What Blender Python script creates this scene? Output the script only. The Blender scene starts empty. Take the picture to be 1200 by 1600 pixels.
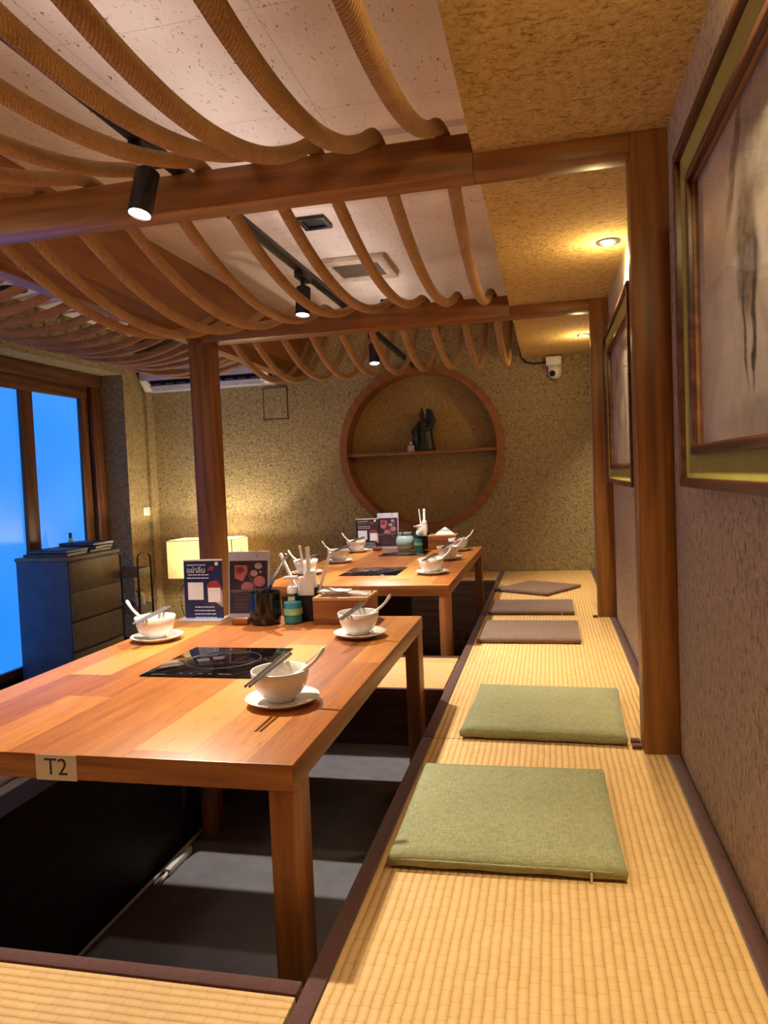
import bpy, bmesh, math, random
from mathutils import Vector, Matrix
random.seed(7)
S = bpy.context.scene
COL = S.collection
PI = math.pi

# ------------------------------------------------------------------ materials
def nmat(name):
    m = bpy.data.materials.new(name); m.use_nodes = True
    nt = m.node_tree; b = nt.nodes['Principled BSDF']
    return m, nt, b
def lin(c):
    return tuple((x/255/12.92 if x/255 <= .04045 else ((x/255+.055)/1.055)**2.4) for x in c) + (1,)
def N(nt, t, **k):
    n = nt.nodes.new(t)
    for a, v in k.items():
        if a.startswith('i_'):
            n.inputs[a[2:].replace('_', ' ')].default_value = v
        else: setattr(n, a, v)
    return n
def L(nt, a, b): nt.links.new(a, b)
def coords(nt, scale=(1, 1, 1), rot=(0, 0, 0)):
    t = N(nt, 'ShaderNodeTexCoord'); m = N(nt, 'ShaderNodeMapping')
    m.inputs['Scale'].default_value = scale; m.inputs['Rotation'].default_value = rot
    L(nt, t.outputs['Object'], m.inputs['Vector']); return m.outputs['Vector']
def noise(nt, vec, scale, detail=3, rough=.5, dist=0):
    n = N(nt, 'ShaderNodeTexNoise'); n.inputs['Scale'].default_value = scale; n.inputs['Detail'].default_value = detail
    n.inputs['Roughness'].default_value = rough; n.inputs['Distortion'].default_value = dist
    L(nt, vec, n.inputs['Vector']); return n.outputs['Fac']
def ramp(nt, fac, stops):
    r = N(nt, 'ShaderNodeValToRGB'); e = r.color_ramp.elements
    while len(e) < len(stops): e.new(.5)
    for i, (p, c) in enumerate(stops):
        e[i].position = p; e[i].color = c if len(c) == 4 else lin(c)
    L(nt, fac, r.inputs['Fac']); return r.outputs['Color']
def mixc(nt, fac, a, b, mode='MIX'):
    m = N(nt, 'ShaderNodeMix', data_type='RGBA', blend_type=mode)
    for s, v in ((0, fac), (6, a), (7, b)):
        if hasattr(v, 'is_output'): L(nt, v, m.inputs[s])
        else: m.inputs[s].default_value = v
    return m.outputs[2]
def mth(nt, op, a, b=None, clamp=False):
    m = N(nt, 'ShaderNodeMath', operation=op); m.use_clamp = clamp
    for i, v in enumerate((a, b)):
        if v is None: continue
        if hasattr(v, 'is_output'): L(nt, v, m.inputs[i])
        else: m.inputs[i].default_value = v
    return m.outputs[0]
def bump(nt, b, h, strength=.5, dist=.01):
    n = N(nt, 'ShaderNodeBump'); n.inputs['Strength'].default_value = strength; n.inputs['Distance'].default_value = dist
    L(nt, h, n.inputs['Height']); L(nt, n.outputs['Normal'], b.inputs['Normal'])
def plain(name, c, rough=.5, metal=0, emit=None, es=0, spec=.5, var=0):
    m, nt, b = nmat(name)
    b.inputs['Base Color'].default_value = lin(c); b.inputs['Roughness'].default_value = rough
    b.inputs['Metallic'].default_value = metal; b.inputs['Specular IOR Level'].default_value = spec
    v = coords(nt)
    f = noise(nt, v, 14, 3)
    k = var if var else .12
    cc = ramp(nt, f, [(.25, tuple(x*(1-k) for x in c)), (.75, tuple(min(255, x*(1+k*.6)) for x in c))])
    L(nt, cc, b.inputs['Base Color'])
    if emit: b.inputs['Emission Color'].default_value = lin(emit); b.inputs['Emission Strength'].default_value = es
    return m
def plaster(name, light, mid, dark, fleck, stretch=(14, 14, 60), bs=.9, gs=34):
    m, nt, b = nmat(name); b.inputs['Roughness'].default_value = .95; b.inputs['Specular IOR Level'].default_value = .15
    v = coords(nt)
    big = noise(nt, v, 5, 4); fine = noise(nt, v, 75, 5, .7); gr = noise(nt, v, gs, 4, .65, .6)
    c = ramp(nt, gr, [(.3, dark), (.47, mid), (.68, light)])
    c = mixc(nt, mth(nt, 'MULTIPLY', big, .45), c, lin(mid))
    fl = noise(nt, coords(nt, stretch), 1.0, 3, .6, 1.5)
    fm = ramp(nt, fl, [(.6, (0, 0, 0)), (.68, (255, 255, 255))])
    c = mixc(nt, mth(nt, 'MULTIPLY', fm, .6), c, lin(fleck))
    L(nt, c, b.inputs['Base Color'])
    h = mth(nt, 'ADD', mth(nt, 'MULTIPLY', gr, .9), mth(nt, 'MULTIPLY', fine, .5))
    h = mth(nt, 'SUBTRACT', h, mth(nt, 'MULTIPLY', fm, .25))
    bump(nt, b, h, bs, .022)
    return m
def wood(name, light, mid, dark, axis='Z', rough=.42, scale=1, spec=.4):
    m, nt, b = nmat(name); b.inputs['Roughness'].default_value = rough; b.inputs['Specular IOR Level'].default_value = spec
    st = {'X': (.06, 1, 1), 'Y': (1, .06, 1), 'Z': (1, 1, .06)}[axis]
    v = coords(nt, st)
    g = noise(nt, v, 34*scale, 5, .6, 1.2); big = noise(nt, v, 7*scale, 3, .5, 2.0); fine = noise(nt, v, 190*scale, 2, .5)
    w = N(nt, 'ShaderNodeTexWave', wave_type='BANDS', bands_direction='DIAGONAL')
    w.inputs['Scale'].default_value = 9*scale; w.inputs['Distortion'].default_value = 7; w.inputs['Detail'].default_value = 3
    w.inputs['Detail Scale'].default_value = .8
    L(nt, v, w.inputs['Vector'])
    f = mth(nt, 'ADD', mth(nt, 'MULTIPLY', g, .5), mth(nt, 'MULTIPLY', w.outputs['Fac'], .12))
    f = mth(nt, 'ADD', f, mth(nt, 'MULTIPLY', big, .34))
    c = ramp(nt, f, [(.3, dark), (.48, mid), (.68, light)])
    c = mixc(nt, mth(nt, 'MULTIPLY', mth(nt, 'GREATER_THAN', fine, .62), .25), c, lin(dark))
    L(nt, c, b.inputs['Base Color'])
    bump(nt, b, f, .12, .004)
    return m
def planks(name, cols, dark, pw=.135):
    m, nt, b = nmat(name); b.inputs['Roughness'].default_value = .36; b.inputs['Specular IOR Level'].default_value = .45
    t = N(nt, 'ShaderNodeTexCoord'); s = N(nt, 'ShaderNodeSeparateXYZ'); L(nt, t.outputs['Object'], s.inputs[0])
    xi = mth(nt, 'DIVIDE', s.outputs['X'], pw); pi_ = mth(nt, 'FLOOR', xi)
    wn = N(nt, 'ShaderNodeTexWhiteNoise', noise_dimensions='1D'); L(nt, pi_, wn.inputs['W'])
    yo = mth(nt, 'ADD', mth(nt, 'DIVIDE', s.outputs['Y'], .95), mth(nt, 'MULTIPLY', wn.outputs['Value'], 5))
    yi = mth(nt, 'FLOOR', yo)
    wn2 = N(nt, 'ShaderNodeTexWhiteNoise', noise_dimensions='2D')
    cb = N(nt, 'ShaderNodeCombineXYZ'); L(nt, pi_, cb.inputs[0]); L(nt, yi, cb.inputs[1]); L(nt, cb.outputs[0], wn2.inputs['Vector'])
    # shift the grain per plank
    cb2 = N(nt, 'ShaderNodeCombineXYZ'); L(nt, mth(nt, 'ADD', s.outputs['X'], mth(nt, 'MULTIPLY', wn2.outputs['Value'], 9)), cb2.inputs[0])
    L(nt, mth(nt, 'MULTIPLY', s.outputs['Y'], .07), cb2.inputs[1]); L(nt, s.outputs['Z'], cb2.inputs[2])
    g = noise(nt, cb2.outputs[0], 32, 5, .62, 1.6); big = noise(nt, cb2.outputs[0], 8, 3, .5, 2.5); fine = noise(nt, cb2.outputs[0], 210, 2)
    tone = mth(nt, 'ADD', mth(nt, 'MULTIPLY', wn2.outputs['Value'], .5), mth(nt, 'MULTIPLY', g, .32))
    tone = mth(nt, 'ADD', tone, mth(nt, 'MULTIPLY', big, .22))
    n = len(cols)
    c = ramp(nt, tone, [(.25+.5*i/(n-1), cols[i]) for i in range(n)])
    c = mixc(nt, mth(nt, 'MULTIPLY', mth(nt, 'GREATER_THAN', fine, .64), .3), c, lin(dark))
    fx = mth(nt, 'FRACT', xi)
    seam = mth(nt, 'LESS_THAN', fx, .012)
    c = mixc(nt, mth(nt, 'MULTIPLY', seam, .55), c, lin(dark))
    L(nt, c, b.inputs['Base Color'])
    bump(nt, b, mth(nt, 'SUBTRACT', g, seam), .1, .004)
    return m
def tatami(name, light, mid, dark, rib='X', period=.0178, st=.034):
    # ribs run along the other axis
    m, nt, b = nmat(name); b.inputs['Roughness'].default_value = .7; b.inputs['Specular IOR Level'].default_value = .25
    t = N(nt, 'ShaderNodeTexCoord'); s = N(nt, 'ShaderNodeSeparateXYZ'); L(nt, t.outputs['Object'], s.inputs[0])
    wob = mth(nt, 'MULTIPLY', mth(nt, 'SUBTRACT', noise(nt, t.outputs['Object'], 11, 3), .5), .007)
    a, o = (s.outputs['X'], s.outputs['Y']) if rib == 'X' else (s.outputs['Y'], s.outputs['X'])
    xi = mth(nt, 'DIVIDE', mth(nt, 'ADD', a, wob), period)
    h = mth(nt, 'ABSOLUTE', mth(nt, 'SINE', mth(nt, 'MULTIPLY', xi, PI)))
    fl = mth(nt, 'FLOOR', xi)
    wn = N(nt, 'ShaderNodeTexWhiteNoise', noise_dimensions='1D'); L(nt, fl, wn.inputs['W'])
    yo = mth(nt, 'ADD', mth(nt, 'DIVIDE', o, st), mth(nt, 'ADD', mth(nt, 'MULTIPLY', fl, .5), mth(nt, 'MULTIPLY', wn.outputs['Value'], .55)))
    fr = mth(nt, 'FRACT', yo)
    stitch = mth(nt, 'LESS_THAN', fr, .085)
    wn2 = N(nt, 'ShaderNodeTexWhiteNoise', noise_dimensions='2D')
    cb = N(nt, 'ShaderNodeCombineXYZ'); L(nt, fl, cb.inputs[0]); L(nt, mth(nt, 'FLOOR', yo), cb.inputs[1]); L(nt, cb.outputs[0], wn2.inputs['Vector'])
    straw = noise(nt, coords(nt, (6, 220, 6) if rib == 'X' else (220, 6, 6)), 2.2, 3)
    big = noise(nt, t.outputs['Object'], 3, 3)
    f = mth(nt, 'ADD', mth(nt, 'MULTIPLY', mth(nt, 'POWER', h, .5), .42), mth(nt, 'MULTIPLY', wn2.outputs['Value'], .14))
    f = mth(nt, 'ADD', f, mth(nt, 'ADD', mth(nt, 'MULTIPLY', straw, .2), mth(nt, 'MULTIPLY', big, .2)))
    f = mth(nt, 'SUBTRACT', f, mth(nt, 'MULTIPLY', stitch, .16))
    c = ramp(nt, f, [(.05, dark), (.42, mid), (.85, light)])
    L(nt, c, b.inputs['Base Color'])
    hh = mth(nt, 'SUBTRACT', mth(nt, 'POWER', h, .7), mth(nt, 'MULTIPLY', stitch, .4))
    bump(nt, b, mth(nt, 'ADD', hh, mth(nt, 'MULTIPLY', straw, .25)), .55, .006)
    return m
def fabric(name, a, c2, sc=420):
    m, nt, b = nmat(name); b.inputs['Roughness'].default_value = .9; b.inputs['Specular IOR Level'].default_value = .2
    b.inputs['Sheen Weight'].default_value = .25
    h1 = noise(nt, coords(nt, (1, .12, 1)), sc, 2); h2 = noise(nt, coords(nt, (.12, 1, 1)), sc, 2); big = noise(nt, coords(nt), 6, 3)
    f = mth(nt, 'ADD', mth(nt, 'MULTIPLY', h1, .45), mth(nt, 'MULTIPLY', h2, .45)); f = mth(nt, 'ADD', f, mth(nt, 'MULTIPLY', big, .15))
    L(nt, ramp(nt, f, [(.38, a), (.68, c2)]), b.inputs['Base Color'])
    bump(nt, b, f, .5, .003)
    return m

M = {}
M['plaster_r'] = plaster('mud_plaster_right', (224, 206, 186), (210, 190, 168), (158, 132, 108), (100, 78, 60), (70, 70, 18), 1.0, 48)
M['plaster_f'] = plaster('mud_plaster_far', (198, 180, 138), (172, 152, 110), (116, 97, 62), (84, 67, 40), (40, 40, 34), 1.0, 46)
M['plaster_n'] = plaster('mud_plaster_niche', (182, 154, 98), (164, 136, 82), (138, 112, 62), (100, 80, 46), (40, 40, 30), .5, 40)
M['plaster_s'] = plaster('mud_plaster_soffit', (234, 204, 144), (220, 184, 118), (158, 124, 66), (98, 72, 36), (24, 70, 70), 1.0, 46)
M['wood'] = {a: wood('amber_timber_'+a, (162, 108, 54), (138, 88, 40), (106, 64, 28), a) for a in 'XYZ'}
M['wood_d'] = {a: wood('dark_timber_'+a, (116, 74, 46), (90, 54, 32), (58, 32, 18), a) for a in 'XYZ'}
M['fascia'] = wood('fascia_board', (168, 118, 68), (154, 105, 58), (136, 90, 46), 'Y', .5, .5)
M['box_wood'] = wood('pale_box_wood', (168, 112, 62), (140, 86, 44), (104, 58, 28), 'X')
M['box_top_lit'] = wood('pale_lit_box_lid', (214, 166, 112), (194, 144, 90), (160, 108, 62), 'X')  # pale lid wood, lightened to carry the light falling on top
M['tablewood'] = planks('table_planks', [(108, 58, 28), (150, 86, 38), (180, 112, 48), (202, 140, 66)], (88, 44, 20))
M['tableedge'] = {a: wood('table_edge_'+a, (172, 114, 62), (142, 88, 44), (102, 58, 28), a) for a in 'XYZ'}
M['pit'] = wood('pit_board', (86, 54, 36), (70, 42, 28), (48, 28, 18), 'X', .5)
M['pit_shade'] = wood('shaded_pit_board', (44, 28, 20), (34, 21, 15), (24, 14, 10), 'Y', .6)  # darker copy of the pit board; shade on the left platform put into colour
M['tatami_x'] = tatami('tatami_long', (226, 188, 130), (207, 165, 105), (168, 124, 70), 'X')
M['tatami_y'] = tatami('tatami_cross', (226, 188, 130), (207, 165, 105), (168, 124, 70), 'Y')
M['border'] = fabric('brown_mat_border', (76, 46, 42), (100, 64, 58), 300)
M['green'] = fabric('green_cushion_cloth', (124, 126, 86), (170, 168, 124))
M['brown'] = fabric('brown_cushion_cloth', (98, 76, 62), (138, 110, 92))
M['rope'] = None
def ropemat(name, a, c2, d, strands=12, pitch=.13):
    m, nt, b = nmat(name); b.inputs['Roughness'].default_value = .85; b.inputs['Specular IOR Level'].default_value = .2
    f = noise(nt, coords(nt), 160, 4, .6, .5); g = noise(nt, coords(nt), 9, 2)
    f = mth(nt, 'ADD', mth(nt, 'MULTIPLY', f, .7), mth(nt, 'MULTIPLY', g, .3))
    L(nt, ramp(nt, f, [(.3, d), (.5, a), (.7, c2)]), b.inputs['Base Color']); uv = N(nt, 'ShaderNodeUVMap'); sp = N(nt, 'ShaderNodeSeparateXYZ'); L(nt, uv.outputs[0], sp.inputs[0])
    ph = mth(nt, 'ADD', mth(nt, 'MULTIPLY', sp.outputs['Y'], strands/2), mth(nt, 'MULTIPLY', sp.outputs['X'], strands/2/pitch))
    rg = mth(nt, 'ABSOLUTE', mth(nt, 'SINE', mth(nt, 'MULTIPLY', ph, 2*PI)))
    rg = mth(nt, 'POWER', rg, .6)
    col = mixc(nt, mth(nt, 'MULTIPLY', mth(nt, 'SUBTRACT', 1.0, rg), .4), ramp(nt, f, [(.3, d), (.5, a), (.7, c2)]), lin(tuple(x*.6 for x in d)))
    L(nt, col, b.inputs['Base Color'])
    bump(nt, b, mth(nt, 'ADD', mth(nt, 'MULTIPLY', f, .3), rg), .6, .004); return m
M['rope'] = ropemat('tan_rope', (172, 132, 90), (192, 154, 110), (142, 102, 64))
M['rope_c'] = ropemat('brown_rope', (168, 116, 76), (194, 142, 98), (120, 80, 50), 6, .10)
def ceilmat():
    m, nt, b = nmat('acoustic_ceiling'); b.inputs['Roughness'].default_value = .9
    v = coords(nt)
    fl = noise(nt, coords(nt, (95, 40, 60)), 1, 2, .6, 1.2)
    fm = ramp(nt, fl, [(.655, (0, 0, 0)), (.69, (255, 255, 255))])
    dens = ramp(nt, noise(nt, v, 9, 2), [(.3, (60, 60, 60)), (.5, (255, 255, 255))])
    c = ramp(nt, noise(nt, v, 3, 3), [(.3, (226, 212, 204)), (.7, (240, 230, 224))])
    c = mixc(nt, mth(nt, 'MULTIPLY', fm, mth(nt, 'MULTIPLY', dens, .95)), c, lin((92, 70, 58)))
    s = N(nt, 'ShaderNodeSeparateXYZ'); L(nt, v, s.inputs[0])
    gx = mth(nt, 'LESS_THAN', mth(nt, 'FRACT', mth(nt, 'DIVIDE', mth(nt, 'ADD', s.outputs['X'], 10.1), .62)), .006)
    gy = mth(nt, 'LESS_THAN', mth(nt, 'FRACT', mth(nt, 'DIVIDE', mth(nt, 'ADD', s.outputs['Y'], 9.7), .62)), .006)
    c = mixc(nt, mth(nt, 'MULTIPLY', mth(nt, 'MAXIMUM', gx, gy), .35), c, lin((140, 122, 108)))
    L(nt, c, b.inputs['Base Color']); return m
M['ceil'] = ceilmat()
M['gyps'] = plain('gypsum_strip', (222, 210, 200), .85, var=.04)
M['concrete'] = plain('grey_vinyl_floor', (112, 109, 116), .6, var=.1)
M['black'] = plain('black_metal', (24, 23, 24), .45)
M['blackg'] = plain('black_glaze', (16, 14, 14), .12)
M['blackm'] = plain('matte_black', (20, 18, 18), .6)
M['white'] = plain('white_plastic', (226, 222, 216), .4, var=.03)
M['lilac'] = plain('lilac_plastic', (190, 186, 206), .4, var=.03)
M['porc'] = plain('porcelain', (232, 226, 216), .16, var=.02)
M['paper'] = plain('paper', (240, 236, 232), .8, var=.03)
M['stick'] = plain('grey_chopstick', (74, 70, 75), .4)
M['steel'] = plain('steel', (200, 192, 180), .22, 1)
M['celadon'] = plain('celadon', (168, 196, 190), .2, var=.06)
M['grey'] = plain('grey_plastic', (120, 116, 112), .5)
M['beige'] = plain('sign_paper', (212, 200, 188), .7, var=.05)
M['ink'] = plain('ink', (50, 46, 48), .7)
M['white_t'] = plain('print_white', (222, 222, 230), .6, var=.02)
M['navy'] = plain('print_navy', (28, 38, 84), .35)
M['plum'] = plain('print_plum', (58, 40, 56), .35)
M['char'] = plain('print_charcoal', (44, 38, 44), .35)
M['pink'] = plain('print_pink', (176, 104, 108), .4, var=.2)
M['rose'] = plain('print_red', (150, 46, 60), .4, var=.25)
M['pale'] = plain('print_pale_food', (172, 148, 140), .4, var=.25)
M['dgrey'] = plain('print_grey', (104, 92, 94), .4, var=.2)
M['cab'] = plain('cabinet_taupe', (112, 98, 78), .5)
M['bluelit_side_and_cap'] = plain('cabinet_bluelit_side_and_cap', (70, 84, 112), .5)  # blue window light put into the chest side colour; also the block's blue cap
M['shade'] = None
M['bronze'] = plain('dark_bronze', (52, 54, 48), .45, .4, var=.3)
M['bronze2'] = plain('blue_black_bronze', (36, 38, 52), .4, .4, var=.3)
M['green_l'] = plain('frame_green', (168, 160, 66), .6, var=.06)
M['frame_b'] = wood('frame_brown', (104, 64, 42), (78, 44, 30), (50, 26, 18), 'Y', .35)
M['gold'] = wood('frame_gold', (150, 104, 62), (124, 82, 46), (92, 56, 32), 'Y', .45)
M['vent'] = plain('vent_beige', (206, 188, 172), .6)
M['ventd'] = plain('vent_louver', (120, 100, 82), .6)
M['hob'] = plain('hob_glass', (10, 9, 10), .06)
M['hobline'] = plain('hob_marking', (70, 68, 70), .4)
M['leather'] = plain('binder_leather', (40, 30, 32), .5)
M['shelfw'] = M['wood']['X']
def lampmat(name, col, st):
    m, nt, b = nmat(name); b.inputs['Base Color'].default_value = lin((255, 240, 220)); b.inputs['Emission Color'].default_value = lin(col); b.inputs['Emission Strength'].default_value = st
    return m
M['led'] = lampmat('led_disc', (255, 248, 236), 30)
M['led_y'] = lampmat('led_disc_small', (255, 250, 236), 12)
def shademat():
    m = bpy.data.materials.new('paper_shade'); m.use_nodes = True; nt = m.node_tree; nt.nodes.clear()
    o = N(nt, 'ShaderNodeOutputMaterial'); mx = N(nt, 'ShaderNodeMixShader'); d = N(nt, 'ShaderNodeBsdfDiffuse'); t = N(nt, 'ShaderNodeBsdfTranslucent')
    c = ramp(nt, noise(nt, coords(nt), 12, 2), [(.2, (236, 220, 186)), (.8, (250, 238, 210))])
    L(nt, c, d.inputs[0]); L(nt, c, t.inputs[0]); mx.inputs[0].default_value = .6
    L(nt, d.outputs[0], mx.inputs[1]); L(nt, t.outputs[0], mx.inputs[2]); L(nt, mx.outputs[0], o.inputs[0]); return m
M['shade'] = shademat()
def clear(name, tint=(255, 255, 255), rough=.02, ior=1.45):
    m = bpy.data.materials.new(name); m.use_nodes = True; nt = m.node_tree; nt.nodes.clear()
    o = N(nt, 'ShaderNodeOutputMaterial'); mx = N(nt, 'ShaderNodeMixShader'); t = N(nt, 'ShaderNodeBsdfTransparent'); g = N(nt, 'ShaderNodeBsdfGlossy')
    lw = N(nt, 'ShaderNodeLayerWeight'); lw.inputs[0].default_value = .5
    fac = mth(nt, 'ADD', mth(nt, 'MULTIPLY', mth(nt, 'POWER', lw.outputs['Facing'], 5), .4), .03)
    t.inputs[0].default_value = lin(tint); g.inputs['Roughness'].default_value = rough
    L(nt, fac, mx.inputs[0]); L(nt, t.outputs[0], mx.inputs[1]); L(nt, g.outputs[0], mx.inputs[2]); L(nt, mx.outputs[0], o.inputs[0]); return m
M['glass'] = clear('picture_glass')
M['bottle'] = clear('clear_bottle', (225, 240, 245))
M['gel'] = plain('blue_gel', (70, 170, 190), .1)
M['gellabel'] = plain('pale_green_label', (150, 190, 130), .4, var=.3)
def panemat():
    m, nt, b = nmat('frosted_blue_pane'); b.inputs['Base Color'].default_value = lin((40, 70, 120)); b.inputs['Roughness'].default_value = .35
    c = ramp(nt, noise(nt, coords(nt), 1.2, 2), [(.3, (30, 142, 255)), (.7, (60, 156, 255))])
    L(nt, c, b.inputs['Emission Color']); b.inputs['Emission Strength'].default_value = .95; return m
M['pane'] = panemat()
def artmat(name, strokes, seed):
    m, nt, b = nmat(name); b.inputs['Roughness'].default_value = .6
    v = coords(nt)
    c = ramp(nt, noise(nt, v, 4+seed, 5, .6, .6), [(.3, (182, 168, 148)), (.55, (212, 200, 180)), (.75, (230, 222, 206))])
    dn = N(nt, 'ShaderNodeTexNoise'); dn.inputs['Scale'].default_value = 14; dn.inputs['Detail'].default_value = 4; L(nt, v, dn.inputs['Vector'])
    off = N(nt, 'ShaderNodeVectorMath', operation='SUBTRACT'); L(nt, dn.outputs['Color'], off.inputs[0]); off.inputs[1].default_value = (.5, .5, .5)
    sc = N(nt, 'ShaderNodeVectorMath', operation='SCALE'); L(nt, off.outputs[0], sc.inputs[0]); sc.inputs['Scale'].default_value = .06
    pv = N(nt, 'ShaderNodeVectorMath', operation='ADD'); L(nt, v, pv.inputs[0]); L(nt, sc.outputs[0], pv.inputs[1])
    for (y, z, ly, lz, rot, dens, tone) in strokes:
        mp = N(nt, 'ShaderNodeMapping', vector_type='TEXTURE'); mp.inputs['Location'].default_value = (0, y, z); mp.inputs['Rotation'].default_value = (rot, 0, 0); mp.inputs['Scale'].default_value = (1, ly, lz)
        L(nt, pv.outputs[0], mp.inputs['Vector'])
        ml = N(nt, 'ShaderNodeVectorMath', operation='MULTIPLY'); L(nt, mp.outputs[0], ml.inputs[0]); ml.inputs[1].default_value = (0, 1, 1)
        ln = N(nt, 'ShaderNodeVectorMath', operation='LENGTH'); L(nt, ml.outputs[0], ln.inputs[0])
        k = ramp(nt, ln.outputs['Value'], [(.55, (255, 255, 255)), (1.0, (0, 0, 0))])
        k = mth(nt, 'MULTIPLY', k, mth(nt, 'MULTIPLY', noise(nt, v, 22, 4, .7), dens*1.7, True), True)
        c = mixc(nt, k, c, lin(tone))
    L(nt, c, b.inputs['Base Color']); return m

# ------------------------------------------------------------------ mesh builder
class MB:
    def __init__(s): s.bm = bmesh.new()
    def merge(s, t, mi=0, mat=None):
        for f in t.faces: f.material_index = mi
        if mat is not None: t.transform(mat)
        me = bpy.data.meshes.new('t'); t.to_mesh(me); t.free(); s.bm.from_mesh(me); bpy.data.meshes.remove(me); return s
    def box(s, x0, x1, y0, y1, z0, z1, bev=0, mi=0, mat=None, seg=2):
        t = bmesh.new(); bmesh.ops.create_cube(t, size=1)
        for v in t.verts: v.co = Vector(((x0+x1)/2+v.co.x*(x1-x0), (y0+y1)/2+v.co.y*(y1-y0), (z0+z1)/2+v.co.z*(z1-z0)))
        if bev: bmesh.ops.bevel(t, geom=t.edges[:], offset=bev, segments=seg, profile=.5, affect='EDGES')
        return s.merge(t, mi, mat)
    def lathe(s, prof, seg=32, c=(0, 0, 0), mi=0, mat=None, mod=None):
        t = bmesh.new(); rings = []
        for (r, z) in prof:
            if r < 1e-6: rings.append([t.verts.new((c[0], c[1], c[2]+z))])
            else:
                rg = []
                for i in range(seg):
                    a = 2*PI*i/seg; k = r*(mod(a, z) if mod else 1)
                    rg.append(t.verts.new((c[0]+k*math.cos(a), c[1]+k*math.sin(a), c[2]+z)))
                rings.append(rg)
        for a, b in zip(rings, rings[1:]):
            if len(a) == 1 and len(b) == 1: continue
            for i in range(seg):
                j = (i+1) % seg
                if len(a) == 1: t.faces.new((a[0], b[j], b[i]))
                elif len(b) == 1: t.faces.new((a[i], a[j], b[0]))
                else: t.faces.new((a[i], a[j], b[j], b[i]))
        for rg, fl in ((rings[0], True), (rings[-1], False)):
            if len(rg) > 1 and rings[0] is not rings[-1]: t.faces.new(rg[::-1] if fl else rg)
        return s.merge(t, mi, mat)
    def sweep(s, pts, w, h=None, seg=8, up=(0, 0, 1), twist=None, lobes=0, depth=0, mi=0, cap=True, mat=None):
        pts = [Vector(p) for p in pts]; n = len(pts); up = Vector(up); t = bmesh.new(); rings = []; arc = 0; arcs = []; uvl = t.loops.layers.uv.new('UVMap') if lobes else None
        for i, p in enumerate(pts):
            if i: arc += (p-pts[i-1]).length
            d = (pts[min(n-1, i+1)]-pts[max(0, i-1)]).normalized()
            sd = d.cross(up)
            if sd.length < 1e-4: sd = d.cross(Vector((1, 0, 0)))
            sd.normalize(); u = sd.cross(d)
            ww = w[i] if hasattr(w, '__len__') else w; hh = ww if h is None else (h[i] if hasattr(h, '__len__') else h)
            arcs.append(arc); rg = []; ph = twist*arc if twist else 0
            for k in range(seg):
                a = 2*PI*k/seg; q = 1.0
                if lobes: q = 1-depth+depth*abs(math.sin((a+ph)*lobes/2))**.8
                rg.append(t.verts.new(p+sd*math.cos(a)*ww*q+u*math.sin(a)*hh*q))
            rings.append(rg)
        for i, (a, b) in enumerate(zip(rings, rings[1:])):
            for k in range(seg):
                j = (k+1) % seg; fc = t.faces.new((a[k], a[j], b[j], b[k]))
                if uvl:
                    for lp, uvc in zip(fc.loops, ((arcs[i], k/seg), (arcs[i], (k+1)/seg), (arcs[i+1], (k+1)/seg), (arcs[i+1], k/seg))): lp[uvl].uv = uvc
        if cap: t.faces.new(rings[0][::-1]); t.faces.new(rings[-1])
        return s.merge(t, mi, mat)
    def poly(s, pts, ext, mi=0, mat=None, bev=0):
        t = bmesh.new(); e = Vector(ext); a = [t.verts.new(p) for p in pts]; b = [t.verts.new(Vector(p)+e) for p in pts]
        n = len(a); t.faces.new(a); t.faces.new(b[::-1])
        for i in range(n): t.faces.new((a[i], b[i], b[(i+1) % n], a[(i+1) % n]))
        bmesh.ops.recalc_face_normals(t, faces=t.faces[:])
        if bev: bmesh.ops.bevel(t, geom=t.edges[:], offset=bev, segments=2, profile=.5, affect='EDGES')
        return s.merge(t, mi, mat)
    def make(s, name, mat, smooth=None):
        me = bpy.data.meshes.new(name); bmesh.ops.recalc_face_normals(s.bm, faces=s.bm.faces[:]); s.bm.to_mesh(me); s.bm.free()
        for m in (mat if isinstance(mat, (list, tuple)) else [mat]): me.materials.append(m)
        if smooth:
            for p in me.polygons: p.use_smooth = True
            if smooth < 3.1: me.set_sharp_from_angle(angle=smooth)
        return me
SM = math.radians(40)
def part(name, mb, mat, parent=None, loc=(0, 0, 0), rot=(0, 0, 0), smooth=SM, label=None, kind=None):
    o = bpy.data.objects.new(name, mb.make(name, mat, smooth)); COL.objects.link(o); o.parent = parent; o.location = loc; o.rotation_euler = rot
    if label: o['label'] = label
    if kind: o['kind'] = kind
    return o
def tag(o, label, cat, group=None):
    o['label'] = label; o['category'] = cat
    if group: o['group'] = group
    return o
def thing(name, label, cat, loc=(0, 0, 0), rot=(0, 0, 0), group=None):
    o = bpy.data.objects.new(name, None); COL.objects.link(o); o.location = loc; o.rotation_euler = rot; o.empty_display_size = .05
    return tag(o, label, cat, group)
def solo(name, mb, mat, label, cat, loc=(0, 0, 0), rot=(0, 0, 0), group=None, smooth=SM):
    return tag(part(name, mb, mat, None, loc, rot, smooth), label, cat, group)
def struct(name, mb, mat, parent=None, smooth=None, loc=(0, 0, 0)):
    return part(name, mb, mat, parent, loc, smooth=smooth, kind=None if parent else 'structure')
def copy_tree(o, parent=None):
    c = o.copy(); COL.objects.link(c); c.parent = parent
    for ch in list(o.children): copy_tree(ch, c)
    return c
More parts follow.
